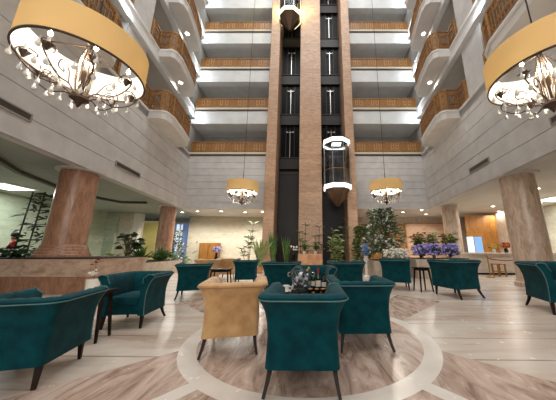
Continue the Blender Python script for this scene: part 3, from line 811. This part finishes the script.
planter('pale stone planter holding the tall white flowering tree', [(2.75, 9.9), (4.1, 9.9), (4.1, 11.3), (2.75, 11.3)], .7, .06, 'pier_stone')

def twiggy(n, h, spread, leaf, nl, flower=None, nf=0, base=0.0, leafw=.05, lean=.25):
    """stems with leaves all along: returns stems, leaves, flowers meshes"""
    st, lf, fl = MB(), MB(), MB()
    for i in range(n):
        a = rnd(0, 6.28); hh = h*rnd(.65, 1.0); top = Vector((math.cos(a)*spread*rnd(.2, 1), math.sin(a)*spread*rnd(.2, 1), hh))
        p0 = Vector((rnd(-.06, .06), rnd(-.06, .06), base)); mid = p0.lerp(top, .5) + Vector((rnd(-.1, .1), rnd(-.1, .1), .1))
        pts = [p0, p0.lerp(mid, .5), mid, mid.lerp(top, .5), top]
        st.tube(pts, [.014, .012, .01, .008, .005], 5)
        for k in range(nl):
            u = rnd(.18, 1.0); q = (p0.lerp(mid, u*2) if u < .5 else mid.lerp(top, u*2 - 1)); b = rnd(0, 6.28)
            lf.leaf(q, (math.cos(b), math.sin(b), rnd(-.1, .8)), leaf*rnd(.6, 1.2), leafw*rnd(.7, 1.2), .5, 2)
        if flower:
            for k in range(nf):
                u = rnd(.35, 1.0); q = (p0.lerp(mid, u*2) if u < .5 else mid.lerp(top, u*2 - 1)) + Vector((rnd(-.12, .12), rnd(-.12, .12), rnd(-.06, .1)))
                fl.blob(q, .028)
                for j in range(4):
                    b = j*1.57 + rnd(0, 1); fl.leaf(q, (math.cos(b), math.sin(b), .6), .085, .075, .4, 1)
    return st, lf, fl
# tall white flowering tree
def crown(n, c, rx, rz, L, wd, nb=0, top=.35):
    """leaves and blossoms filling a crown that is widest low down and narrows upward"""
    lf, fl = MB(), MB()
    def spot():
        v = rnd(0, 1); a = rnd(0, 6.28); r = rx*(1 - (1 - top)*v**1.6)*math.sqrt(rnd(.05, 1))*(.78 + .26*math.sin(3*a + 5*v) + .2*math.sin(2*a - 11*v))
        return Vector((c[0] + r*math.cos(a), c[1] + r*math.sin(a), c[2] + rz*v)), a
    for k in range(n):
        q, a = spot(); lf.leaf(q, (math.cos(a), math.sin(a), rnd(-.3, .9)), L*rnd(.6, 1.2), wd*rnd(.7, 1.2), .5, 2)
    for k in range(nb):
        q, a = spot(); q = Vector((q.x*1.12, q.y*1.12, q.z)); fl.blob(q, rnd(.035, .06))
        for m_ in range(4): fl.leaf(q, (math.cos(m_*1.57 + a), math.sin(m_*1.57 + a), .5), .11, .1, .4, 1)
    return lf, fl
lf, fl = crown(2200, (0, 0, 1.0), 1.0, 2.05, .24, .06, 360, .38)
st = twiggy(30, 2.7, .7, .2, 1, base=.74)[0]
potted('flowering_tree', 'tall dark leaved tree with white blossoms right of the lift shafts', 'tree', (3.4, 10.8, 0), None, [('stems', 'stem_brown', st), ('leaves', 'leaf_tree', lf), ('blossoms', 'petal_white', fl)])
lf, fl = crown(900, (0, 0, .5), .55, 1.9, .26, .08)
potted('broadleaf_shrub', 'dark bushy green shrub left of the white flowering tree', 'shrub', (2.75, 12.3, 0), ('terracotta', POT), [('stems', 'stem_brown', twiggy(10, 2.0, .4, .2, 1, base=.2)[0]), ('leaves', 'leaf_mid', lf)])
mb = flowers(90, (0, 0, 1.02), (.3, .12, .1), .11, .05)
potted('white_flowers', 'mass of white flowers at the foot of the flowering tree', 'flowers', (3.45, 9.45, 0), ('pier_stone', [(.28, 0), (.3, .02), (.36, .7), (.38, .78), (.34, .78), (.33, .74), (.001, .74)]), [('blooms', 'petal_white', mb), ('leaves', 'leaf_grey', leaves(60, (0, 0, .9), (.26, .12, .05), .2, .06))])
# purple hydrangeas, yellow and orange flowers
for i, (x, y, m, lab) in enumerate(((4.74, 10.0, 'petal_purple', 'leftmost big purple hydrangea clump on the right rear planter'), (5.38, 9.98, 'petal_purple', 'middle purple hydrangea clump on the right rear planter'), (6.02, 10.0, 'petal_purple', 'rightmost purple hydrangea clump on the right rear planter beside the column'))):
    potted('hydrangea', lab, 'flowers', (x, y, .82), None, [('leaves', 'leaf_dark', leaves(80, (0, 0, .26), (.16, .1, .07), .2, .09, -.2)), ('blooms', m, flowers(90, (0, -.04, .36), (.19, .1, .13), .1, .055))], 'purple hydrangeas')
for i, (x, y, m, lab) in enumerate(((4.98, 10.5, 'petal_orange', 'orange flowering plant behind the leftmost purple hydrangea'), (5.55, 10.5, 'petal_pink', 'pink flowering plant behind the middle purple hydrangea'), (6.25, 10.5, 'petal_yellow', 'yellow flowering plant behind the rightmost purple hydrangea'))):
    st, lf, fl = twiggy(14, 1.15, .32, .24, 22, True, 6, 0.02, .07)
    potted('flowering_plant', lab, 'plant', (x, y, .8), None, [('stems', 'stem_brown', st), ('leaves', ['leaf_mid', 'leaf_pale', 'leaf_mid'][i], lf), ('blooms', m, fl)], 'tall flowers on the right rear planter')
# blue flowers on a slim white stand
t = thing('flower_stand', 'slim white pedestal right of the right lift pillar', 'stand', (2.45, 10.3, 0))
MB().lathe([(.16, 0), (.16, .04), (.07, .1), (.06, .65), (.12, .74), (.14, .78)], seg=20).build('pedestal', M['porcelain'], t, True)
potted('hydrangea', 'ball of pale blue flowers on the slim white pedestal', 'flowers', (2.45, 10.3, .78), ('porcelain', [(.07, 0), (.1, .1), (.09, .12)]), [('blooms', 'petal_blue', flowers(80, (0, 0, .38), (.09, .09, .16), .1)), ('leaves', 'leaf_dark', leaves(20, (0, 0, .2), (.1, .1, .05), .2, .07))])

# plants by the lift pillars
def sword_plant(label, loc, n, h, m='leaf_mid', group=None, wd=.07, droop=.25, pot=True, spread=.35, name='sword_leaf_plant'):
    mb = MB()
    for i in range(n):
        a = rnd(0, 6.28); tilt = rnd(.05, spread)
        mb.leaf((rnd(-.05, .05), rnd(-.05, .05), .26 if pot else 0), (math.cos(a)*tilt, math.sin(a)*tilt, 1), h*rnd(.6, 1), wd, droop, 4)
    return potted(name, label, 'plant', loc, ('terracotta', POT) if pot else None, [('leaves', m, mb)], group)
def cane_palm(label, loc, canes, m='leaf_mid', pot=('terracotta', POT), name='cane_palm', group=None, L=.34, wd=.05):
    st, lf = MB(), MB()
    for (dx, dy, h) in canes:
        top = Vector((dx*1.6, dy*1.6, h)); st.tube([(dx*.4, dy*.4, .2), (dx, dy, h*.55), top], [.02, .017, .012], 6)
        for u in (1.0, .8, .62):
            c = Vector((dx*1.6*u, dy*1.6*u, h*u))
            for k in range(9):
                a = k*.7 + rnd(0, .5); lf.leaf(c, (math.cos(a), math.sin(a), rnd(.1, .9)), L*rnd(.7, 1.15), wd, .7, 3)
    return potted(name, label, 'plant', loc, pot, [('stems', 'stem_brown', st), ('leaves', m, lf)], group)
sword_plant('tall pale striped sword leaf plant in front of the left lift pillar', (-2.6, 12.2, 0), 26, 1.75, 'leaf_pale', 'lift plants', .12, .9)
sword_plant('dense upright green sword leaf plant at the left foot of the left shaft', (-2.0, 12.7, 0), 30, 2.0, 'leaf_mid', 'lift plants', .12, .1, spread=.2)
sword_plant('upright green sword leaf plant at the middle of the left shaft', (-1.3, 12.9, 0), 28, 1.8, 'leaf_mid', 'lift plants', .12, .1, spread=.22)
t = thing('orchid_vase', 'dark vase with white flowers at the foot of the left shaft', 'vase', (-.85, 12.3, 0))
MB().lathe([(.12, 0), (.16, .3), (.1, .8), (.13, 1.0)], seg=16).build('vase', M['bottle_dark'], t, True)
for _ in range(10): flowers(1, (0, 0, 1.3), (.1, .08, .1), .1, .05).build('bloom', M['petal_white'], t)
cane_palm('thin cane palm in front of the broad middle lift pillar, its left plant', (-.4, 12.95, 0), [(-.12, 0, 2.1), (.1, .05, 2.5), (0, -.1, 1.6), (.2, 0, 1.3)], group='lift plants')
cane_palm('thin cane palm in front of the broad middle lift pillar, its right plant', (.45, 12.95, 0), [(.05, 0, 2.4), (-.1, .05, 1.9), (.12, 0, 1.4)], 'leaf_grey', group='lift plants')
tag(MB().box(-.6, .6, 11.7, 12.0, 0, .95, bev=.015).build('display_block', M['terracotta']), 'stone block with a painted warm orange glow in front of the broad middle lift pillar', 'block')  # terracotta colour carries the warm glow on pillar-like stone
for i, x in enumerate((-.3, .28)):
    cane_palm('small green plant on the orange block, the %s one' % ['left', 'right'][i], (x, 11.85, .95), [(0, 0, .45), (.06, 0, .38)], 'leaf_mid', ('porcelain', [(.06, 0), (.09, .12), (.08, .13)]), 'small_plant', 'plants on the orange block', .2, .06)
st, lf, fl = twiggy(12, 2.2, .5, .32, 20, False, 0, .26, .1)
potted('broadleaf_shrub', 'bushy pale green potted shrub in front of the right lift shaft', 'shrub', (1.4, 12.2, 0), ('terracotta', POT), [('stems', 'stem_brown', st), ('leaves', 'leaf_pale', lf)])
cane_palm('tall thin palm rising from behind the pale shrub at the right shaft', (2.05, 13.1, 0), [(.06, 0, 2.9), (-.1, .05, 2.4)], 'leaf_grey', group='lift plants')
# left rear: bamboo on stone wall, shrub by the window
cane_palm('tall thin bamboo palm in front of the pale stone wall at left rear', (-4.15, 15.8, 0), [(.14, 0, 2.9), (-.05, .05, 2.0), (-.3, 0, 1.2), (.05, 0, 2.4)], 'leaf_grey', L=.5, wd=.07)
st = twiggy(12, 2.2, .5, .3, 1, base=.26)[0]; lf, fl = crown(420, (0, 0, .5), .6, 1.9, .28, .07, 90, .4)
potted('flowering_shrub', 'pale flowering shrub at left rear in front of the window', 'shrub', (-8.6, 14.9, 0), ('terracotta', POT), [('stems', 'stem_brown', st), ('leaves', 'leaf_grey', lf), ('blooms', 'petal_white', fl)])
potted('flower_vase', 'dark purple flowers in a vase right of the wooden cabinet', 'flower vase', (-6.75, 16.9, 0), ('bottle_dark', [(.12, 0), (.16, .3), (.08, .85), (.1, .95)]), [('blooms', 'petal_purple', flowers(50, (0, 0, 1.2), (.15, .12, .1), .12, .05)), ('leaves', 'leaf_dark', leaves(26, (0, 0, 1.1), (.16, .16, .1), .26, .08))])
# left: trellis with climbers, leafy plant, agaves
def trellis(label, loc, w_, h, lean):
    t = thing('bamboo_trellis', label, 'trellis', loc)
    for k in range(3):
        x = -w_/2 + w_*k/2
        MB().tube([(x, 0, 0), (x + lean, 0, h)], .022, 6).build('pole', M['bamboo_dark'], t)
    for z in (.55, 1.05, 1.55, 2.05):
        MB().tube([(-w_/2 + lean*z/h, .02, z), (w_/2 + lean*z/h, .02, z)], .016, 6).build('rung', M['bamboo_dark'], t)
    mb = MB()
    for i in range(105):
        z = rnd(.1, h*.98); x = rnd(-w_/2, w_/2) + lean*z/h; a = rnd(0, 6.28)
        mb.leaf((x, rnd(-.05, .08), z), (math.cos(a), math.sin(a)*.6, rnd(-.3, .5)), rnd(.2, .42), .09, .7, 2)
    mb.build('climbing_leaves', M['leaf_dark'], t)
trellis('dark bamboo trellis with climbing leaves left of the thick brown column', (-9.4, 7.75, .94), .85, 2.2, .12)
cane_palm('thin dark bamboo at the left edge behind the person in red', (-10.45, 7.0, .93), [(.05, 0, 1.9), (-.1, .1, 1.4), (.12, 0, 1.6)], 'leaf_dark', None, 'bamboo', L=.36, wd=.045)
potted('ground_cover', 'low dark green leaves on the big planter left of the thick column', 'plant', (-8.85, 7.0, .93), None, [('leaves', 'leaf_dark', leaves(130, (0, 0, .1), (.32, .2, .08), .28, .09))])
def big_leaf(label, loc, n, h, L, wd, m):
    st, lf = MB(), MB()
    for i in range(n):
        a = rnd(0, 6.28); r = rnd(.1, .38); q = Vector((math.cos(a)*r, math.sin(a)*r, h*rnd(.45, 1)))
        st.tube([(0, 0, 0), (q.x*.4, q.y*.4, q.z*.6), q], [.014, .011, .008], 5)
        lf.leaf(q, (math.cos(a), math.sin(a), rnd(-.2, .6)), L*rnd(.8, 1.2), wd, .8, 3)
    return potted('large_leaf_plant', label, 'plant', loc, None, [('stems', 'stem_brown', st), ('leaves', m, lf)])
big_leaf('dark large leaved plant right of the thick brown column', (-7.6, 9.75, .66), 44, 1.15, .32, .22, 'leaf_dark')
potted('ground_cover', 'pale variegated foliage under the large leaved plant at left', 'plant', (-7.9, 9.6, .65), None, [('leaves', 'leaf_pale', leaves(90, (0, 0, .15), (.4, .2, .1), .26, .08))])
for i, (x, y) in enumerate(((-7.6, 10.6), (-7.35, 11.4), (-7.65, 12.2))):
    sword_plant('spiky green agave on the low left planter, %s from the front' % NUM[i], (x, y, .66), 60, .8, 'leaf_mid', 'agaves on the low left planter', .085, .7, False, 1.6, 'agave')
potted('ground_cover', 'green leafy clump beside the second left column', 'plant', (-7.3, 13.1, 0), None, [('leaves', 'leaf_mid', leaves(150, (0, 0, .55), (.42, .3, .25), .32, .08)), ('stems', 'stem_brown', twiggy(6, .6, .3, .1, 1)[0])])
t = thing('orchid', 'small white orchid with a dark bloom by the big planter corner', 'orchid', (-5.55, 6.15, 0))
MB().lathe([(.1, 0), (.13, .02), (.15, .42), (.12, .42)], seg=16).build('pot', M['porcelain'], t, True)
for _ in range(9): flowers(1, (0, 0, .58), (.07, .07, .06), .08, .03).build('bloom', M['petal_white'], t)
MB().tube([(0, 0, .4), (.0, 0, .7), (-.03, 0, .84)], .008, 5).build('stem', M['stem_brown'], t)
leaves(8, (-.02, 0, .84), (.03, .03, .03), .1, .05).build('dark_bloom', M['petal_red'], t)

# ------------------------------------------------------------------ person in red behind the left planter
def skin_body(name, verts, edges, radii, m, parent, sub=2):
    me = bpy.data.meshes.new(name); me.from_pydata(verts, edges, []); o = bpy.data.objects.new(name, me); COL.objects.link(o)
    md = o.modifiers.new('skin', 'SKIN'); md.use_smooth_shade = True
    for i, r in enumerate(radii):
        v = me.skin_vertices[0].data[i]; v.radius = r if isinstance(r, tuple) else (r, r); v.use_root = (i == 0)
    s = o.modifiers.new('sub', 'SUBSURF'); s.levels = sub; s.render_levels = sub
    dg = bpy.context.evaluated_depsgraph_get(); ev = o.evaluated_get(dg); nm = bpy.data.meshes.new_from_object(ev)
    o.modifiers.clear(); o.data = nm; nm.materials.clear(); nm.materials.append(M[m]); o.parent = parent
    return o
t = thing('person', 'person in a red top with dark hair standing behind the left planter', 'person', (-11.9, 9.3, 0), R(150), None, 1.06)
V = [(0,0,.92),(0,.0,1.12),(0,-.01,1.32),(0,0,1.42),(0,.02,1.52),(0,.03,1.62),
     (.19,0,1.36),(.25,.03,1.10),(.22,.16,.92),(.19,.24,.88),(-.19,0,1.36),(-.25,.03,1.10),(-.22,.16,.92),(-.19,.24,.88),
     (.10,0,.86),(.11,.02,.48),(.11,0,.09),(.12,.14,.04),(-.10,0,.86),(-.11,.02,.48),(-.11,0,.09),(-.12,.14,.04)]
E_ = [(0,1),(1,2),(2,3),(3,4),(4,5),(2,6),(6,7),(7,8),(8,9),(2,10),(10,11),(11,12),(12,13),(0,14),(14,15),(15,16),(16,17),(0,18),(18,19),(19,20),(20,21)]
Rr = [(.15,.11),(.14,.10),(.16,.11),.055,.075,.085,.06,.045,.035,.03,.06,.045,.035,.03,.085,.06,.045,.035,.085,.06,.045,.035]
skin_body('body', V, E_, Rr, 'skin', t)
V2 = [(0,0,.90),(0,0,1.12),(0,-.01,1.33),(.19,0,1.36),(.25,.03,1.10),(.225,.13,.96),(-.19,0,1.36),(-.25,.03,1.10),(-.225,.13,.96)]
skin_body('red_top', V2, [(0,1),(1,2),(2,3),(3,4),(4,5),(2,6),(6,7),(7,8)], [(.175,.135),(.16,.12),(.178,.13),.075,.06,.05,.075,.06,.05], 'red_cloth', t)
V3 = [(0,0,.88),(.10,0,.84),(.11,.02,.48),(.11,0,.12),(-.10,0,.84),(-.11,.02,.48),(-.11,0,.12)]
skin_body('trousers', V3, [(0,1),(1,2),(2,3),(0,4),(4,5),(5,6)], [(.165,.125),.1,.075,.06,.1,.075,.06], 'navy_cloth', t)
mb = MB(); mb.blob((0, .0, 1.655), .112, .95, 1.05, .95, 2); mb.blob((0, -.06, 1.58), .09, 1, .7, 1.2, 2); mb.build('hair', M['dark_hair'], t, True)
mb = MB()
for a in (-1, 1): mb.blob((a*.032, .108, 1.625), .011)
mb.build('eyes', M['dark_hair'], t); MB().tube([(0, .112, 1.62), (0, .13, 1.59), (0, .11, 1.582)], .011, 6).build('nose', M['skin'], t)
MB().box(-.022, .022, .1, .112, 1.553, 1.561).build('mouth', M['petal_red'], t)
for a in (-1, 1):
    mb = MB()
    for k in range(4):
        x0 = a*.19 + (k - 1.5)*.019; L = (.062, .072, .068, .054)[k]
        mb.tube([(x0, .255, .875), (x0, .255 + L*.5, .868), (x0, .255 + L*.8, .845)], [.010, .009, .007], 6)
    mb.tube([(a*.165, .25, .885), (a*.145, .285, .88), (a*.15, .305, .868)], [.011, .010, .008], 6)
    mb.build('fingers', M['skin'], t, True)

# ------------------------------------------------------------------ armchairs
def chair(name, label, loc, rz, fab, pip, scale=1.0, group=None, legs='sabre', arm_drop=.0):
    """tub armchair: rolled, outward flaring back and arms of one height; faces +Y"""
    t = thing(name, label, 'armchair', loc, rz, group, scale)
    a, yb, yf, r = .317, -.31, .37, .06
    path = []                                   # (x, y, nx, ny)
    n1 = 22
    for i in range(n1 + 1): path.append((-a, yf + (yb + r - yf)*i/n1, -1, 0))
    for i in range(1, 7):
        q = math.pi + math.pi/2*i/7; path.append((-a + r + r*math.cos(q), yb + r + r*math.sin(q), math.cos(q), math.sin(q)))
    n2 = 16
    for i in range(n2 + 1): path.append((-a + r + (2*a - 2*r)*i/n2, yb, 0, -1))
    for i in range(1, 7):
        q = 1.5*math.pi + math.pi/2*i/7; path.append((a - r + r*math.cos(q), yb + r + r*math.sin(q), math.cos(q), math.sin(q)))
    for i in range(n1 + 1): path.append((a, yb + r + (yf - yb - r)*i/n1, 1, 0))
    prof = [(0, .20), (-.008, .32), (-.012, .46), (-.004, .58), (.016, .67), (.044, .735), (.07, .775), (.082, .797), (.080, .815), (.064, .83), (.035, .838),
            (0, .835), (-.035, .815), (-.062, .775), (-.082, .70), (-.094, .61), (-.102, .52), (-.106, .42), (-.10, .30), (-.09, .20)]
    prof = [(d, .185 + (z - .2)*.923) for d, z in prof]
    S = [0.0]
    for p, q in zip(path, path[1:]): S.append(S[-1] + math.hypot(q[0]-p[0], q[1]-p[1]))
    def pt(i, j):
        x, y, nx, ny = path[i]; d, z = prof[j]
        if 11 <= j <= 16:                       # deep buttoned inner face
            tf = abs(math.sin(math.pi*(S[i]/.125) + (math.pi/2 if j % 2 else 0)))
            d -= .020*tf - .006
            if j <= 13: z += .006*tf
        if arm_drop:
            u = max(0, (y + .1)/.47); z -= arm_drop*u*max(0, (z - .3)/.53)
        return Vector((x + nx*d, y + ny*d, z))
    def sweep(i0, i1, cap0, cap1, nm):
        mb = MB(); rows = []
        for i in range(i0, i1 + 1): rows.append([mb.bm.verts.new(pt(i, j)) for j in range(len(prof))])
        m_ = len(prof)
        for A, B in zip(rows, rows[1:]):
            for j in range(m_): mb.bm.faces.new((A[j], A[(j+1) % m_], B[(j+1) % m_], B[j]))
        if cap0: mb.bm.faces.new(rows[0])
        if cap1: mb.bm.faces.new(rows[-1][::-1])
        return mb.build(nm, M[fab], t, True)
    iA, iB, N = n1 - 2, len(path) - 1 - (n1 - 2), len(path) - 1
    sweep(0, iA, True, False, 'arm'); sweep(iA, iB, False, False, 'backrest'); sweep(iB, N, False, True, 'arm')
    for i in (0, N):                            # welt round each arm front
        MB().tube([pt(i, j) + Vector((0, .006, 0)) for j in range(0, 15)], .007, 6).build('arm_piping', M[pip], t, True)
    MB().tube([pt(i, 7) + Vector((path[i][2]*.004, path[i][3]*.004, -.006)) for i in range(N + 1)], .006, 6).build('edge_piping', M[pip], t, True)
    MB().box(-a + .085, a - .085, yb + .09, yf - .015, .20, .33, bev=.012).build('seat_frame', M[fab], t, True)
    MB().box(-a + .1, a - .1, yb + .1, yf + .02, .33, .46, bev=.035).build('seat_cushion', M[fab], t, True)
    for sx in (-1, 1):
        if legs == 'sabre':
            MB().tube([(sx*.27, -.255, .21), (sx*.275, -.265, .15), (sx*.287, -.295, .08), (sx*.305, -.345, 0)], [.030, .026, .021, .017], 4).build('leg', M['dark_wood'], t)
        else:
            MB().tube([(sx*.275, -.26, .21), (sx*.285, -.29, .0)], [.032, .019], 4).build('leg', M['dark_wood'], t)
        MB().tube([(sx*.265, .31, .21), (sx*.27, .325, .0)], [.032, .018], 4).build('leg', M['dark_wood'], t)
    return t
T = ('teal_velvet', 'teal_piping')
G = 'teal velvet armchairs'
def face(dx, dy): return math.atan2(-dx, dy)     # rotation that turns +Y to (dx, dy)
c0 = chair('armchair', 'teal velvet armchair seen from behind at the very front, beside the beige one', (-.06, 2.43, 0), R(-1), *T, 1.0, G)
tan = chair('armchair', 'beige velvet armchair seen from behind, left of the front teal one', (-.97, 3.15, 0), R(12), 'tan_velvet', 'tan_piping', 1.0, 'beige velvet armchairs')
dup(c0, 'teal velvet armchair seen from behind just right of the front one', (.66, 3.27, 0), R(1), 1.0)
nl = chair('armchair', 'large teal armchair cut off by the left edge of the photo, seen from behind', (-2.66, 2.41, 0), R(15), *T, .95, G, legs='straight')
dup(c0, 'teal armchair facing the viewer, between the left side table and the planters', (-2.86, 4.05, 0), face(.12, -1), 1.0)
dup(c0, 'teal armchair seen from behind farther back on the left, in front of the low planter', (-2.98, 6.15, 0), R(20), 1.06)
dup(c0, 'small looking teal armchair far back beside the left shaft, right of the beige pair', (-2.2, 8.2, 0), R(8), 1.06)
dup(tan, 'beige armchair far back, right behind the left rear teal chair', (-3.78, 8.8, 0), R(12), 1.06)
dup(tan, 'beige armchair far back, right one of the rear beige pair', (-3.42, 9.9, 0), R(5), 1.06)
dup(c0, 'teal armchair across the bottle table, facing the viewer', (.1, 5.0, 0), R(180), 1.06)
dup(c0, 'teal armchair behind the bottle table, below the sword leaf plants', (-.75, 6.2, 0), R(-12), 1.1)
dup(c0, 'teal armchair behind the bottle table, below the pale potted shrub', (1.0, 6.5, 0), R(10), 1.1)
dup(c0, 'teal armchair with its inside half turned to the small right table, below the white flowers', (2.62, 7.45, 0), face(.93, -.25), 1.15)
dup(c0, 'teal armchair seen from behind right of the small dark table', (3.8, 6.22, 0), face(-.28, .96), 1.17)
dup(c0, 'teal armchair at the right edge, arm side toward the viewer', (4.85, 4.75, 0), face(-.3, -.95), 1.18)
dup(c0, 'teal armchair half hidden at the right edge behind another', (6.3, 5.6, 0), face(-.6, -.8), 1.05)

# ------------------------------------------------------------------ tables
def table(label, loc, rz, w_, d, h, top_m='dark_wood', splay=.05, group='dark wood tables'):
    t = thing('side_table', label, 'table', loc, rz, group)
    MB().box(-w_/2, w_/2, -d/2, d/2, h - .035, h, bev=.008).build('tabletop', M[top_m], t)
    MB().box(-w_/2 + .05, w_/2 - .05, -d/2 + .05, d/2 - .05, h - .09, h - .035).build('apron', M['dark_wood'], t)
    for sx in (-1, 1):
        for sy in (-1, 1):
            MB().tube([(sx*(w_/2 - .06), sy*(d/2 - .06), h - .06), (sx*(w_/2 - .06 + splay), sy*(d/2 - .06 + splay), 0)], [.028, .018], 4).build('leg', M['dark_wood'], t)
    return t
table('small dark wood side table between the two left armchairs', (-2.86, 3.30, 0), R(12), .28, .30, .62)
table('small dark wood table between the right rear armchairs', (3.26, 6.95, 0), R(10), .40, .36, .66)
table('dark wood table far back in front of the rear beige armchairs', (-2.78, 7.45, 0), R(5), .6, .45, .58)
TZ = .56
table('dark glossy table in the middle holding the ice bucket and bottles', (-.07, 3.68, 0), 0, .72, .62, TZ, 'black_glass', -.02)
t = thing('ice_bucket', 'clear ice bucket full of ice on the middle table', 'ice bucket', (-.135, 3.64, TZ), 0, None, 1.22)
MB().lathe([(.09, 0), (.095, .01), (.13, .24), (.132, .245), (.126, .245), (.123, .235), (.088, .016), (.001, .014)], seg=32, cap=False).build('bucket', M['bucket_clear'], t, True)
mb = MB()
for i in range(46):
    r_ = rnd(0, .085); q = rnd(0, 6.28); s_ = rnd(.016, .024); mm = Matrix.Translation((r_*math.cos(q), r_*math.sin(q), rnd(.035, .19))) @ Matrix.Rotation(rnd(0, 3), 4, Vector((rnd(-1, 1), rnd(-1, 1), 1)))
    mb.box(-s_, s_, -s_, s_, -s_, s_, M=mm, bev=.004)
tag(mb.build('ice_cubes', M['ice'], t), kind='stuff')
for sx in (-1, 1): MB().tube([(sx*.13, 0, .17), (sx*.16, 0, .16), (sx*.165, 0, .2), (sx*.132, 0, .215)], .008, 6).build('handle', M['bright_steel'], t)
def bottle(label, loc, h, r, m, cap, rot=None, label_m='label_paper'):
    t = thing('wine_bottle', label, 'bottle', loc, 0, 'bottles on the middle table')
    if rot: t.rotation_euler = rot
    MB().lathe([(r*.9, 0), (r, .01), (r, h*.55), (r*.85, h*.63), (r*.4, h*.74), (r*.34, h*.97), (r*.4, h*.975), (r*.4, h), (.001, h)], seg=24).build('glass', M[m], t, True)
    MB().lathe([(r*.42, h*.78), (r*.42, h*.97), (r*.47, h*.975), (r*.47, h + .004), (.001, h + .006)], seg=20, cap=False).build('foil', M[cap], t, True)
    MB().lathe([(r*1.01, h*.16), (r*1.01, h*.44)], seg=24, cap=False).build('paper_label', M[label_m], t, True)
bottle('tilted bottle with gold foil lying in the ice bucket', (-.2, 3.64, TZ + .085), .31, .036, 'bottle_dark', 'gold_foil', (R(0), R(38), 0))
bottle('slim dark bottle right behind the ice bucket', (.045, 3.80, TZ), .26, .036, 'bottle_dark', 'plastic_black')
bottle('green bottle with red foil neck right of the ice bucket', (.125, 3.68, TZ), .31, .038, 'bottle_green', 'red_foil')
bottle('short dark bottle, rightmost on the middle table', (.215, 3.74, TZ), .24, .036, 'bottle_dark', 'plastic_black')
for i, (x, y) in enumerate(((.0, 3.44), (.095, 3.43), (.19, 3.44))):
    t = thing('snack_bowl', 'small dark bowl of snacks in front of the bottles, %s one' % ['left', 'middle', 'right'][i], 'bowl', (x, y, TZ), 0, 'snack bowls')
    MB().lathe([(.022, 0), (.026, .004), (.044, .045), (.046, .05), (.041, .048), (.024, .012), (.001, .01)], seg=24, cap=False).build('bowl', M['plastic_black'], t, True)
    mb = MB()
    for k in range(26):
        q = rnd(0, 6.28); r_ = rnd(0, .032); mb.blob((r_*math.cos(q), r_*math.sin(q), rnd(.034, .054)), rnd(.006, .009))
    tag(mb.build('nuts', M['snack'], t), kind='stuff')
t = thing('cup', 'white cup of coffee left of the ice bucket', 'cup', (-.345, 3.5, TZ), 0, None, 1.2)
MB().lathe([(.022, 0), (.03, .006), (.042, .07), (.043, .075), (.038, .072), (.02, .012), (.001, .01)], seg=24, cap=False).build('bowl', M['porcelain'], t, True)
MB().lathe([(.001, .062), (.037, .062)], seg=24, cap=False).build('coffee', M['coffee'], t)
MB().tube(curve_pts([(.04, 0, .06), (.068, 0, .055), (.066, 0, .028), (.034, 0, .022)], 12), .006, 6).build('handle', M['porcelain'], t, True)
MB().lathe([(.03, 0), (.065, .008), (.066, .011), (.03, .004)], seg=24).build('saucer', M['porcelain'], t, True)
